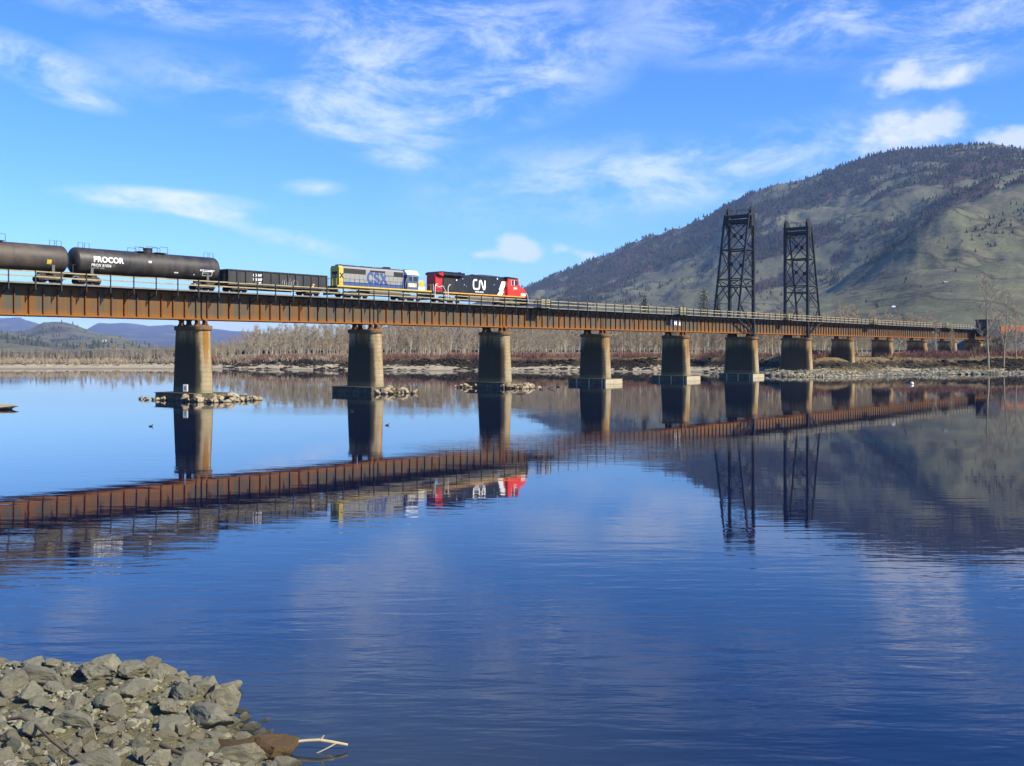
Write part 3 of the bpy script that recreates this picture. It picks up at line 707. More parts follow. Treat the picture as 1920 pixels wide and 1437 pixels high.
def grl(xa, xb, za, zb, y=hw, n=8, nm='radiator_grille'):
    b = MB(); b.box(xa, xb, -y - .03, -y - .004, za, zb)
    for k in range(n):
        x = xa + (xb - xa) * (k + .5) / n; b.box(x - .02, x + .02, -y - .06, -y - .032, za + .03, zb - .03)
    b.build(nm, M['grille'], t)
grl(xy1 + .1, cx(686), 3.42, 4.12); grl(cx(694), cx(721), 3.84, 4.1); grl(cx(738), cx(756), 3.42, 4.12)
MB().box(cx(721.5), cx(737.5), -hw - .1, -hw - .02, 3.5, 4.14).build('filter_box', M['grey_paint'], t)
b = MB()
for k in range(14):
    x = xy1 + .55 + k * (xh1 - xy1 - 1) / 13; b.box(x - .012, x + .012, -hw - .014, -hw - .002, ZF + .66, 3.3)
b.build('door_seam', M['grille'], t)
fan = MB(); fan.cyl((0, 0, 4.52), (0, 0, 1), .62, .2, 24); fan.cyl((0, 0, 4.63), (0, 0, 1), .5, .04, 24); fm = fan.mesh('roof_fan', M['loco_roof'])
for f in (.07, .155, .24, .40, .50, .66): link_mesh('roof_fan', fm, t, (xh0 + (xh1 - xh0) * f, 0, 0))
b = MB(); b.prism_y([(xh0 + 1.0, 4.43), (xh0 + 7.2, 4.43), (xh0 + 7.1, 4.58), (xh0 + 1.1, 4.58)], -.72, .72); b.prism_y([(xh0 + 8, 4.43), (xh0 + 15.2, 4.43), (xh0 + 15.1, 4.55), (xh0 + 8.1, 4.55)], -.7, .7); b.build('roof_hatch', M['loco_roof'], t)
MB().box(xh0 + 9.2, xh0 + 10.2, -.35, .35, 4.44, 4.82).build('exhaust_stack', M['loco_black'], t)
# cab and nose
xa, xb = cx(762.5, 1.4), cx(784, 1.4)
b = MB(); b.prism_x([(-1.48, ZF), (1.48, ZF), (1.48, 3.82), (-1.48, 3.82)], xa, xb); cab = b.build('cab', M['blue_paint'], t)
b = MB(); b.prism_x([(-1.52, 3.823), (1.52, 3.823), (1.5, 3.98), (1.0, 4.5), (-1.0, 4.5), (-1.5, 3.98)], xa - .04, xb + .1); b.build('cab_roof', M['white_paint'], cab)
b = MB(); b.box(xa + .35, xa + 1.05, -1.5, -1.483, 2.95, 3.6); b.box(xa + 1.2, xb - .25, -1.5, -1.483, 2.95, 3.6); b.box(xb + .003, xb + .02, -1.25, -.35, 3.0, 3.65); b.box(xb + .003, xb + .02, .35, 1.25, 3.0, 3.65); b.build('window', M['glass'], cab)
b = MB(); b.box(xa + .3, xa + .345, -1.515, -1.484, 2.9, 3.66); b.box(xa + 1.06, xa + 1.19, -1.515, -1.484, 2.9, 3.66); b.box(xa + .3, xb - .2, -1.518, -1.486, 3.61, 3.68); b.build('window_frame', M['grey_paint'], cab)
b = MB()
for k in range(5): b.cyl((xa + .6 + k * .3, -.2 + .1 * k, 4.62), (1, 0, 0), .07, .34, 8)
b.box(xa + .4, xa + 2.2, -.06, .06, 4.5, 4.58); b.build('air_horn', M['loco_black'], cab)
side_text('8133', .62, M['white_paint'], cab, (xa + xb) / 2 - .1, -1.492, 2.08, bold=.03, sx=.95)
MB().box(xa + .18, xb - .38, -1.489, -1.483, 2.02, 2.6).build('number_panel', M['yellow_paint'], cab)
b = MB(); b.prism_x([(-.9, ZF), (.9, ZF), (.9, 2.95), (.7, 3.15), (-.7, 3.15), (-.9, 2.95)], xb + .003, cx(795.5, .9)); b.build('nose', M['yellow_paint'], t)
MB().box(xb + .25, cx(795.5, .9) + .01, -.93, -.903, ZF, ZF + .55).build('nose_panel', M['white_paint'], t)
MB().tube([(xb + .5, -.91, 2.3), (xb + .9, -.91, 2.7), (xb + 1.1, -.91, 2.3), (xb + .7, -.91, 2.05), (xb + .5, -.91, 2.3)], .03, 4).build('emblem', M['blue_paint'], t)
# railing
b = MB()
for k in range(13):
    x = xh0 + .3 + k * (xh1 - xh0 - .5) / 12; b.bar((x, -1.53, ZF), (x, -1.53, ZF + 1.0), .035)
b.bar((xh0 + .3, -1.53, ZF + 1.0), (xh1 - .2, -1.53, ZF + 1.0), .035); b.build('handrail', M['black_steel'], t)
b = MB()
for x in (-ch, ch):
    for y in (-1.4, -.5, .5, 1.4): b.bar((x, y, .7), (x, y, ZF + 1.0), .04)
    b.bar((x, -1.4, ZF + 1.0), (x, 1.4, ZF + 1.0), .04)
b.tube([(xa - .35, -1.5, ZF), (xa - .3, -1.5, 2.6), (xa, -1.5, 3.3)], .035, 5)
b.build('end_railing', M['yellow_paint'], t)
for x in (-ch + .1, ch - .1): MB().box(x - .12, x + .12, -1.5, 1.5, .35, 1.338).build('pilot', M['loco_black'], t)
MB().prism_x([(-1.3, .55), (1.3, .55), (1.45, .85), (1.45, 1.33), (-1.45, 1.33), (-1.45, .85)], -3.1, 3.1).build('fuel_tank', M['fuel_grey'], t)
bogie(t, -ch + 3.9, 3, 1.85); bogie(t, ch - 3.9, 3, 1.85); coupler(t, -ch - .6, -ch + .1); coupler(t, ch - .1, ch + .6)
# the big slab serif letters
def arc(cx_, cz, rx, rz, a0, a1, n=14): return [(cx_ + rx * math.cos(R(a0 + (a1 - a0) * k / n)), cz + rz * math.sin(R(a0 + (a1 - a0) * k / n))) for k in range(n + 1)]
st = [arc(.62, .85, .5, .70, 42, 318), ([(1.02, 1.1), (1.02, 1.62)], .14), ([(1.02, .1), (1.02, .6)], .14),
      arc(1.78, 1.2, .38, .36, 20, 262, 10) + arc(1.78, .5, .42, .36, 82, -160, 10), ([(2.12, 1.15), (2.12, 1.62)], .13), ([(1.38, .08), (1.38, .5)], .13),
      [(2.6, 1.5), (3.6, .2)], [(3.6, 1.5), (2.6, .2)], ([(2.4, 1.56), (2.98, 1.56)], .15), ([(3.25, 1.56), (3.85, 1.56)], .15), ([(2.4, .13), (2.98, .13)], .15), ([(3.25, .13), (3.85, .13)], .15)]
lx = cx(688.7); k_ = (cx(726) - lx) / 3.75
link_mesh('lettering', stroke_mesh([([(p[0] * k_, p[1] * .97) for p in (s_[0] if isinstance(s_, tuple) else s_)], (s_[1] if isinstance(s_, tuple) else .31) * 1.1) for s_ in st], M['blue_paint'], .3), t, (lx, -hw - .035, 2.18))
side_text('X', .9, M['loco_black'], t, (xh0 + xy1) / 2 + .1, -hw - .02, 2.75, bold=.05)
o_ = link_mesh('lettering', text_mesh('CS', .75, M['loco_black'], bold=.04), t, (xh0 - .012, .1, 2.8), (R(90), 0, R(-90)))
MB().box(xh0 - .02, xh0 - .003, -.55, .55, 3.3, 3.65).build('number_panel', M['grille'], t)

# red, black and white locomotive
d0, d1 = tpx(811.5, 1.3), tpx(990, 1.4); dm, dh = (d0 + d1) / 2, (d1 - d0) / 2
def dx(px_, o=.95): return tpx(px_, o) - dm
t = thing('diesel_locomotive', 'black diesel locomotive with red cab and rear, leading the train', 'locomotive', loc_t(dm), TH)
MB().box(-dh, dh, -1.5, 1.5, 1.34, ZF - .02).build('frame', M['loco_black'], t)
b = MB(); x0, x1 = dx(831, 1.5), dx(984, 1.5); nseg = 11
for k in range(nseg): b.box(x0 + (x1 - x0) * k / nseg + .03, x0 + (x1 - x0) * (k + 1) / nseg - .03, -1.56, -1.503, 1.46, 1.62)
b.build('sill_stripe', M['orange_stripe'], t)
hz = 4.6
def hp(z1=hz, w=.95): return [(-w, ZF), (w, ZF), (w, z1 - .35), (w - .25, z1), (-w + .25, z1), (-w, z1 - .35)]
xr0, xr1, xm, xc = dx(816.5), dx(829), dx(866), dx(951)
MB().prism_x(hp(4.3), xr0, xr1).build('rear_hood', M['crimson'], t)
MB().prism_x(hp(4.28, .94), xr1 + .003, xm).build('hood', M['loco_black'], t)
MB().prism_x(hp(4.5, .96), xm + .003, xc).build('hood', M['loco_black'], t)
# overhanging radiator wings at the rear
xw0, xw1 = dx(811, 0), dx(866, 1.4)
b = MB(); b.prism_x([(-1.0, 3.85), (1.0, 3.85), (1.48, 4.22), (1.48, 4.5), (1.2, 4.78), (-1.2, 4.78), (-1.48, 4.5), (-1.48, 4.22)], xw0 + .9, xw1); rw = b.build('radiator_housing', M['loco_black'], t)
b = MB(); b.prism_y([(xw0 - .1, 4.28), (xw0 + .897, 3.98), (xw0 + .897, 4.6), (xw0 - .1, 4.45)], -1.46, 1.46); b.build('radiator_end', M['crimson'], rw); MB().prism_y([(xw0 - .14, 4.453), (xw0 + .897, 4.603), (xw0 + .897, 4.77), (xw0 + .35, 4.74), (xw0 - .14, 4.56)], -1.44, 1.44).build('radiator_top', M['loco_black'], rw)
b = MB(); b.box(xw1 + .003, xw1 + 1.4, -.75, .75, 4.45, 4.8); b.cyl((xw1 + 4.0, 0, 4.6), (0, 0, 1), .45, .34, 16); b.box(xw1 + .6, xw1 + 1.0, -.3, .3, 4.8, 4.95); b.build('exhaust_stack', M['loco_black'], t)
b = MB(); b.prism_y([(dx(889), 4.5), (dx(952), 4.5), (dx(952), 4.62), (dx(925), 4.78), (dx(905), 4.8), (dx(889), 4.68)], -.8, .8); b.build('roof_hatch', M['loco_roof'], t)
b = MB(); b.box(xr1 + .3, dx(853), -.965, -.943, 2.0, 3.9)
for k in range(9): x = xr1 + .3 + (dx(853) - xr1 - .3) * k / 8; b.box(x - .02, x + .02, -1.0, -.967, 2.0, 3.9)
b.build('radiator_grille', M['grille'], t)
b = MB()
for k in range(16):
    x = xm + .3 + k * (xc - xm - 3.5) / 15; b.box(x - .012, x + .012, -.972, -.963, ZF + .15, 4.05)
b.build('door_seam', M['grille'], t)
# cab: wide body, sloped windscreen and nose
xk0, xk1, xk2, xk3 = dx(952, 1.45), dx(973, 1.45), dx(984, 1.4), dx(987, 1.3)
b = MB(); b.prism_y([(xk0, ZF), (xk1 + .1, ZF), (xk1 + .1, 3.35), (xk1 - .15, 4.35), (xk0, 4.35)], -1.48, 1.48); cab = b.build('cab', M['red_paint'], t)
b = MB(); b.prism_y([(xk0 - .05, 4.353), (xk1 - .1, 4.353), (xk1 - .3, 4.62), (xk0 + .2, 4.74), (xk0 - .05, 4.74)], -1.42, 1.42); b.build('cab_roof', M['loco_black'], cab)
b = MB(); b.prism_y([(xk1 + .103, ZF), (xk3, ZF), (xk3 - .05, 2.3), (xk2 - .2, 3.0), (xk1 + .103, 3.2)], -1.3, 1.3); nose = b.build('nose', M['red_paint'], t)
b = MB(); b.box(xk0 + .9, xk0 + 1.5, -1.5, -1.483, 3.45, 4.15); b.box(xk0 + 1.65, xk1 - .3, -1.5, -1.483, 3.4, 4.2); b.build('window', M['glass'], cab)
b = MB(); b.box(xk0 + .82, xk0 + .9, -1.515, -1.484, 3.36, 4.22); b.box(xk0 + 1.5, xk0 + 1.65, -1.515, -1.484, 3.36, 4.22); b.build('window_frame', M['white_paint'], cab)
b = MB(); b.add([(xk1 + .085, -1.2, 3.45), (xk1 + .085, 1.2, 3.45), (xk1 - .11, 1.2, 4.24), (xk1 - .11, -1.2, 4.24)], [(0, 1, 2, 3)]); b.build('windscreen', M['glass'], cab)
side_text('2651', .5, M['white_paint'], cab, dx(966, 1.45), -1.492, 2.75, bold=.02)
MB().box(xk0 + .2, xk0 + .75, -1.5, -1.483, 1.9, 3.1).build('door', M['red_paint'], cab)
MB().box(xk2 - .9, xk3 - .25, -1.32, -1.303, 1.72, 2.15).build('number_panel', M['white_paint'], nose)
b = MB(); b.cyl((xk3 - .1, -.2, 2.6), (1, 0, 0), .12, .3, 12); b.cyl((xk3 - .1, .2, 2.6), (1, 0, 0), .12, .3, 12); b.build('headlight', M['glass'], nose)
# white flash between the black hood and the red cab
b = MB(); y = -.985
b.prism_y([(dx(931.5), ZF + .02), (dx(941), ZF + .02), (dx(944.5), 2.3), (dx(942.7), 2.3), (dx(949.3), 3.95), (dx(940.5), 3.95), (dx(935), 2.55), (dx(937.2), 2.5)], y - .006, y); b.build('flash', M['white_paint'], t)
b = MB(); b.prism_y([(dx(941.4), ZF + .02), (xc, ZF + .02), (xc, 3.92), (dx(944.9), 2.3)], -.981, -.973); b.build('side_panel', M['red_paint'], t)
# round cornered single stroke logo
lg = [(.62, 1), (.24, 1), (.1, .95), (.03, .84), (.0, .7), (.0, .3), (.03, .16), (.1, .05), (.24, 0), (.78, 0), (.92, .05), (1.0, .16), (1.03, .3), (1.06, .72), (1.1, .88), (1.2, .97), (1.32, .93), (1.42, .8), (1.68, .2), (1.77, .06), (1.88, .03), (1.97, .12), (2.0, .28), (2.0, 1.02)]
lx = dx(887.5); w_ = (dx(909) - lx) / 2.0
link_mesh('lettering', stroke_mesh([[(p[0] * w_, p[1] * 1.42) for p in lg]], M['white_paint'], .3), t, (lx, -.985, 2.42))
side_text('www.cn.ca', .42, M['white_paint'], t, dx(898.5), -.985, 1.88, bold=.015, sx=1.05)
for px_, z, s in ((855.5, 3.6, .2), (867, 3.85, .1), (870, 2.95, .09), (874, 2.75, .07), (926, 3.3, .1), (932, 4.3, .2), (944.5, 3.9, .12)): MB().box(dx(px_) - s * .6, dx(px_) + s * .6, -1.03, -1.0, z - s * .6, z + s * .6).build('placard', M['white_paint'], t)
b = MB()
for xx in (-dh + .25, -dh + 3.1): b.tube([(xx, -1.52, .5), (xx, -1.52, 2.3), (xx + .3, -1.52, 2.75), (xx + .6, -1.52, 2.75)], .05, 5)
b.tube([(-dh + .3, -1.5, 2.6), (-dh + 1.1, -1.5, 2.3), (-dh + 2.0, -1.5, 2.5), (-dh + 2.6, -1.5, 1.7), (-dh + 2.7, -1.5, .7)], .05, 5)
b.tube([(xk3 - .3, -1.45, 2.3), (dh - .3, -1.5, 1.9), (dh + .1, -1.5, .5)], .045, 5)
for yy in (-1.4, 1.4): b.bar((-dh, yy, .5), (-dh, yy, 2.7), .05)
b.bar((-dh, -1.4, 2.6), (-dh, 1.4, 2.6), .05); b.build('handrail', M['white_paint'], t)
MB().box(-dh - .02, -dh + .2, -1.5, 1.5, .35, 1.338).build('pilot', M['loco_black'], t)
b = MB(); b.prism_y([(dh - .5, .3), (dh + .12, .22), (dh + .02, 1.33), (dh - .5, 1.33)], -1.5, 1.5); b.build('pilot', M['loco_black'], t)
MB().prism_x([(-1.25, .5), (1.25, .5), (1.42, .8), (1.42, 1.33), (-1.42, 1.33), (-1.42, .8)], -3.6, 3.9).build('fuel_tank', M['fuel_grey'], t)
bogie(t, -dh + 4.1, 3, 1.9, fr=M['fuel_grey']); bogie(t, dh - 4.1, 3, 1.9, fr=M['fuel_grey']); coupler(t, -dh - .6, -dh + .1); coupler(t, dh - .1, dh + .6)
# ------------------------------------------------------------------ land, water
def lerp(x, pts): return float(np.interp(x, [p[0] for p in pts], [p[1] for p in pts]))
def fbm(x, y, z=0.0, oct=4, H=0.9): return noise.fractal((Vector((x, y, z))), H, 2.1, oct)
SHORE = [(-1500, 335), (-600, 330), (0, 332), (250, 338), (400, 336), (620, 318), (860, 306), (1090, 300), (1300, 290), (1420, 258), (1480, 238), (1560, 236), (1650, 250), (1760, 262), (1850, 266), (1920, 272), (2300, 268), (3200, 250)]
TOPZ = [(-1500, 1.6), (0, 1.6), (250, 1.7), (400, 2.4), (560, 3.2), (800, 3.6), (1200, 3.9), (1450, 4.2), (1700, 4.0), (1900, 4.4), (3200, 4.4)]
BW = [(-1500, 26), (0, 26), (350, 28), (520, 24), (900, 22), (1300, 22), (1440, 30), (1560, 40), (1680, 40), (1780, 30), (1900, 24), (3200, 24)]   # width of the beach and bank
EMB_T = 11.55 * SPAN
def land_h(s, Y):
    px = 960 + s * F; D = lerp(px, SHORE); q = Y - D; X = s * Y
    q += 3.0 * fbm(X * .03, Y * .03, 3.0, 3) + 1.2 * fbm(X * .15, Y * .15, 5.0, 3)
    T = lerp(px, TOPZ); B = lerp(px, BW)
    if q < 0: h = max(-2.5, .12 * q)
    elif q < B * .62: h = .05 + (T * .30) * (q / (B * .62)) ** 1.0
    elif q < B: k = (q - B * .62) / (B * .38); k = k * k * (3 - 2 * k); h = .05 + T * .30 + T * .70 * k
    else: h = .05 + T + .004 * min(q - B, 300)
    if q > 0: h += .22 * min(1, q / 6) * fbm(X * .35, Y * .35, 1.0, 4)
    # railway embankment at the far end of the bridge
    rx, ry = X - PX0, Y - PY0; tt = rx * UX + ry * UY; oo = abs(rx * NX + ry * NY)
    if tt > EMB_T - 30:
        top = 12.75 - max(0, oo - 14) / 1.9 - max(0, EMB_T - tt) / 1.3
        h = max(h, top + .25 * fbm(X * .3, Y * .3, 9, 3))
    return h
def grid(ss, Ys, hf, name, mat, kind='structure', colf=None):
    vs = np.zeros((len(Ys), len(ss), 3), np.float32)
    for j in range(len(Ys)):
        for i, s in enumerate(ss):
            Y = Ys[j](s) if callable(Ys[j]) else Ys[j]
            vs[j, i] = (s * Y, Y, hf(s, Y))
    n, m = len(Ys), len(ss); idx = np.arange(n * m).reshape(n, m)
    f = np.stack([idx[:-1, :-1], idx[:-1, 1:], idx[1:, 1:], idx[1:, :-1]], -1).reshape(-1, 4)
    me = fast_mesh(name, vs.reshape(-1, 3), f, mat, True)
    if colf is not None: add_col(me, 'cover', colf)
    o = link_mesh(name, me); tag(o, kind=kind); return o, vs
def mat_bank():
    m = NT('river_bank'); g = m.n('ShaderNodeNewGeometry'); pos = g.outputs['Position']; sx = m.n('ShaderNodeSeparateXYZ'); m.l(pos, sx.inputs[0])
    n1 = m.noise(.12, 5, .6, vec=pos); n2 = m.noise(.7, 5, .65, vec=pos); n3 = m.noise(3.5, 4, .7, vec=pos)
    sand = m.mix(m.ramp(n2, .35, .7), (0.42, 0.36, 0.25), (0.30, 0.255, 0.17))
    sand = m.mix(m.ramp(sx.outputs[2], 0.0, .45, .75, 0), sand, (0.13, 0.115, 0.08))
    soil = m.mix(m.ramp(n3, .40, .75), (0.016, 0.014, 0.010), (0.10, 0.08, 0.05))
    grass = m.mix(m.ramp(n2, .35, .7), (0.24, 0.17, 0.085), (0.13, 0.095, 0.055))
    zz = m.math('ADD', sx.outputs[2], m.math('ADD', m.math('MULTIPLY', m.math('SUBTRACT', n2, .5), 4.2), m.math('MULTIPLY', m.math('SUBTRACT', n1, .5), 1.6)))
    c = m.mix(m.ramp(zz, 1.15, 1.45), sand, soil); c = m.mix(m.ramp(zz, 2.9, 3.5), c, grass)
    gr = m.mix(m.ramp(n3, .4, .65), (0.20, 0.19, 0.155), (0.11, 0.105, 0.085)); c = m.mix(m.ramp(sx.outputs[2], 5.2, 6.4), c, gr)
    return m.out(c, .95, 0, m.bump(m.math('ADD', n3, n2), .6, .25), spec=.1)
qs = [-45, -25, -12, -6, -3] + [float(v) for v in np.arange(0, 62, 1.6)] + [float(v) for v in np.arange(64, 180, 6)] + [200, 240, 300, 400, 550, 750, 1000, 1400]
ss = np.concatenate([np.linspace(-1.25, -.55, 60)[:-1], np.linspace(-.55, .60, 440), np.linspace(.6, 1.3, 70)[1:]])
bank, _ = grid(ss, [(lambda s, q=q: lerp(960 + s * F, SHORE) + q) for q in qs], land_h, 'far_bank', mat_bank())
def plane(name, x0, x1, y0, y1, z, mat, kind='structure'):
    me = fast_mesh(name, [(x0, y0, z), (x1, y0, z), (x1, y1, z), (x0, y1, z)], [(0, 1, 2, 3)], mat); return tag(link_mesh(name, me), kind=kind)
m = NT('silt'); plane('ground', -9000, 9000, -1500, 14000, -2.6, m.out((0.12, 0.10, 0.07), .95))
m = NT('valley_floor'); g_ = m.n('ShaderNodeNewGeometry').outputs['Position']
plane('valley_floor', -5200, 5200, 1300, 13000, 3.2, m.out(m.mix(m.noise(.004, 6, .65, vec=g_), (0.12, 0.095, 0.06), (0.07, 0.062, 0.045)), .95, spec=.1))

def mat_water():
    m = NT('river_water'); pos = m.n('ShaderNodeNewGeometry').outputs['Position']; sx = m.n('ShaderNodeSeparateXYZ'); m.l(pos, sx.inputs[0])
    # gusts: long patches of ruffled water across the stream
    patch = m.ramp(m.noise(.018, 4, .6, sc=(.35, 1.3, 1), loc=(31, 7, 0), rot=(0, 0, R(8)), vec=pos), .46, .68)
    patch2 = m.ramp(m.noise(.05, 3, .55, sc=(.3, 1.6, 1), loc=(3, 17, 0), rot=(0, 0, R(-6)), vec=pos), .45, .70)
    near = m.ramp(sx.outputs[1], 12, 46, 1.0, 0.0)
    w1 = m.noise(1.1, 3, .5, sc=(.34, 1.25, 1), rot=(0, 0, R(16)), dist=.25, vec=pos)
    w2 = m.noise(3.2, 3, .55, sc=(.4, 1.2, 1), rot=(0, 0, R(-9)), dist=.2, vec=pos)
    w3 = m.noise(.22, 2, .5, sc=(.45, 1.2, 1), rot=(0, 0, R(10)), vec=pos)
    ex_ = m.math('DIVIDE', m.math('SUBTRACT', sx.outputs[0], 4.0), 15.0); ey_ = m.math('DIVIDE', m.math('SUBTRACT', sx.outputs[1], 66.0), 15.0)
    ex2 = m.math('DIVIDE', m.math('ADD', sx.outputs[0], 16.0), 24.0); ey2 = m.math('DIVIDE', m.math('SUBTRACT', sx.outputs[1], 104.0), 9.0)
    gust2 = m.ramp(m.math('ADD', m.math('SQRT', m.math('ADD', m.math('MULTIPLY', ex2, ex2), m.math('MULTIPLY', ey2, ey2))), m.math('MULTIPLY', patch2, .5)), .3, 1.3, .8, 0.0)
    gust = m.ramp(m.math('ADD', m.math('SQRT', m.math('ADD', m.math('MULTIPLY', ex_, ex_), m.math('MULTIPLY', ey_, ey_))), m.math('MULTIPLY', patch2, .35)), .35, 1.15, 1.0, 0.0)   # a gust ruffling the middle of the river
    gust = m.math('MAXIMUM', gust, gust2); patch = m.math('MAXIMUM', patch, m.math('MULTIPLY', gust, 2.2)); patch2 = m.math('MAXIMUM', patch2, m.math('MULTIPLY', gust, 4.5))
    a1 = m.math('ADD', m.math('MULTIPLY', near, .016), m.math('ADD', .0011, m.math('MULTIPLY', patch, .0045)))
    a2 = m.math('ADD', m.math('MULTIPLY', near, .0028), m.math('ADD', .00012, m.math('MULTIPLY', patch2, .0009)))
    h = m.math('ADD', m.math('MULTIPLY', w1, a1), m.math('ADD', m.math('MULTIPLY', w2, a2), m.math('MULTIPLY', w3, .004)))
    b = m.bump(h, 1.0, 1.0)
    m.p.inputs['IOR'].default_value = 1.52
    # shallows near the near shore show a little of the olive bed
    dx_ = m.math('ADD', sx.outputs[0], 3.0); d = m.math('SQRT', m.math('ADD', m.math('MULTIPLY', dx_, dx_), m.math('POWER', m.math('SUBTRACT', sx.outputs[1], 15.0), 2.0)))
    sh = m.ramp(d, 1.0, 9.0, 1.0, 0.0)
    col = m.mix(m.math('MULTIPLY', sh, .85), (0.0012, 0.004, 0.026), (0.030, 0.032, 0.024))
    return m.out(col, .02, 0, b, spec=.5)
plane('water', -4000, 4000, -400, 1500, 0.0, mat_water())

# dark clods and roots hanging from the undercut bank
rb_ = random.Random(44); cl_ = []
while len(cl_) < 2600:
    px = rb_.uniform(420, 1990); s = (px - 960) / F; D, B = lerp(px, SHORE), lerp(px, BW); q = B * (rb_.uniform(.56, .86) if rb_.random() < .82 else rb_.uniform(.05, .56))
    if 1440 < px < 1800 and rb_.random() < .8: continue
    Y = D + q
    if fbm(s * Y * .07, Y * .07, 17, 4) < rb_.uniform(-.25, .45): continue
    cl_.append((s * Y, Y, land_h(s, Y), rb_.uniform(.2, .7), rb_.uniform(0, 6), rb_.randrange(4), 1.5))
def lump(seed):
    r = random.Random(seed); bm = bmesh.new(); bmesh.ops.create_icosphere(bm, subdivisions=1, radius=1.0)
    for v in bm.verts: v.co *= r.uniform(.55, 1.2); v.co.z *= .7
    out = (np.array([tuple(v.co) for v in bm.verts], np.float32), np.array([[x.index for x in f_.verts] for f_ in bm.faces], np.int32)); bm.free(); return out
# ------------------------------------------------------------------ hills
RIDGE = [(300, 650), (600, 640), (800, 600), (900, 566), (1000, 530), (1100, 492), (1200, 453), (1300, 417), (1350, 388), (1400, 365), (1450, 350), (1500, 338), (1550, 320), (1600, 302), (1650, 289), (1700, 281), (1780, 273), (1860, 271), (1920, 282), (2050, 300), (2300, 330), (2700, 380), (3600, 480)]
FRONT = [(300, 655), (1000, 650), (1250, 640), (1330, 628), (1410, 596), (1480, 570), (1560, 541), (1620, 505), (1660, 480), (1720, 436), (1800, 395), (1920, 352), (2100, 320), (2400, 350), (3600, 520)]
RD = [(300, 4600), (1000, 4200), (1400, 3500), (1900, 2900), (3600, 2700)]
FD = [(300, 1500), (1250, 1500), (1900, 1750), (3600, 1700)]
def mount_h(s, Y):
    px = 960 + s * F; yr, yf = RD, FD
    YR, YF = lerp(px, RD), lerp(px, FD); eR = (HOR - lerp(px, RIDGE)) / F; eF = (HOR - lerp(px, FRONT)) / F; X = s * Y
    Y0 = 620.0
    if Y < YF:
        k = max(0.0, (Y - Y0) / (YF - Y0)); e = eF * (k ** .8) * (1.12 - .12 * k)
    elif Y < YR:
        k = (Y - YF) / (YR - YF); dip = .020 * math.exp(-((k - .12) / .10) ** 2) * min(1, max(0, eF / .05))
        e = eF + (eR - eF) * (k ** .9) - dip * (1 if k > 0 else 0)
    else:
        e = eR - .00012 * (Y - YR)
    h = CAM_Z + e * Y
    amp = max(0.0, min(1, (h - 6) / 120.0)) * (1.0 if Y < YR * .93 else .35)
    # spurs and gullies running down to the left
    a = (X * .80 + Y * .45) ; c_ = (-X * .42 + Y * .9)
    r1 = 1 - abs(noise.noise(Vector((a * .0006, c_ * .0030, 4.4)))) * 2
    h += amp * (24 * r1 - 10 + 22 * fbm(X * .0035, Y * .0022, 2, 4) + 7 * fbm(X * .018, Y * .012, 6, 3))
    return h if e > -.004 else h
def seg(px, py, pts, w):
    """soft nearness of a picture-direction to a polyline"""
    best = 1e9
    for (x0, y0), (x1, y1) in zip(pts[:-1], pts[1:]):
        dx_, dy_ = x1 - x0, y1 - y0; k = max(0, min(1, ((px - x0) * dx_ + (py - y0) * dy_) / (dx_ * dx_ + dy_ * dy_)))
        best = min(best, math.hypot(px - x0 - k * dx_, (py - y0 - k * dy_)))
    return max(0.0, 1 - best / w)
L1 = [(900, 640), (1000, 604), (1130, 556), (1300, 476), (1420, 416), (1500, 384), (1600, 368), (1700, 392), (1740, 402), (1800, 372), (1920, 332), (2400, 330)]
def forest(X, Y, h):
    s = X / Y; px = 960 + s * F; py = HOR - (h - CAM_Z) / Y * F
    n1 = fbm(X * .004, Y * .003, 11, 4) ; n2 = fbm(X * .02, Y * .014, 13, 3)
    d = 0.0
    d = max(d, min(1, max(0, (lerp(px, L1) - py + 14 + 22 * n1) / 26)) * (.85 if px < 1560 else .72))
    d = max(d, .85 * min(1, 1.8 * seg(px, py, [(1420, 470), (1530, 440), (1640, 435), (1700, 425)], 30)))
    d = max(d, .9 * min(1, 1.8 * seg(px, py, [(1745, 402), (1700, 445), (1640, 482), (1570, 486)], 22)))
    d = max(d, .75 * min(1, 1.5 * seg(px, py, [(1425, 545), (1470, 530), (1560, 520)], 22)))
    d = max(d, .30 * min(1, 1.5 * seg(px, py, [(1780, 470), (1850, 440), (1920, 400)], 50)))
    d = max(d, .16 * min(1, 1.5 * seg(px, py, [(1790, 545), (1815, 590)], 16)), .16 * min(1, 1.5 * seg(px, py, [(1835, 530), (1815, 585)], 16)))
    d = max(d, .42 * min(1, 1.4 * seg(px, py, [(1180, 560), (1300, 510), (1400, 480)], 34)))
    d = max(d, .05)
    return max(0.0, min(1.0, d * (1.0 + 1.5 * n1 + .8 * n2)))
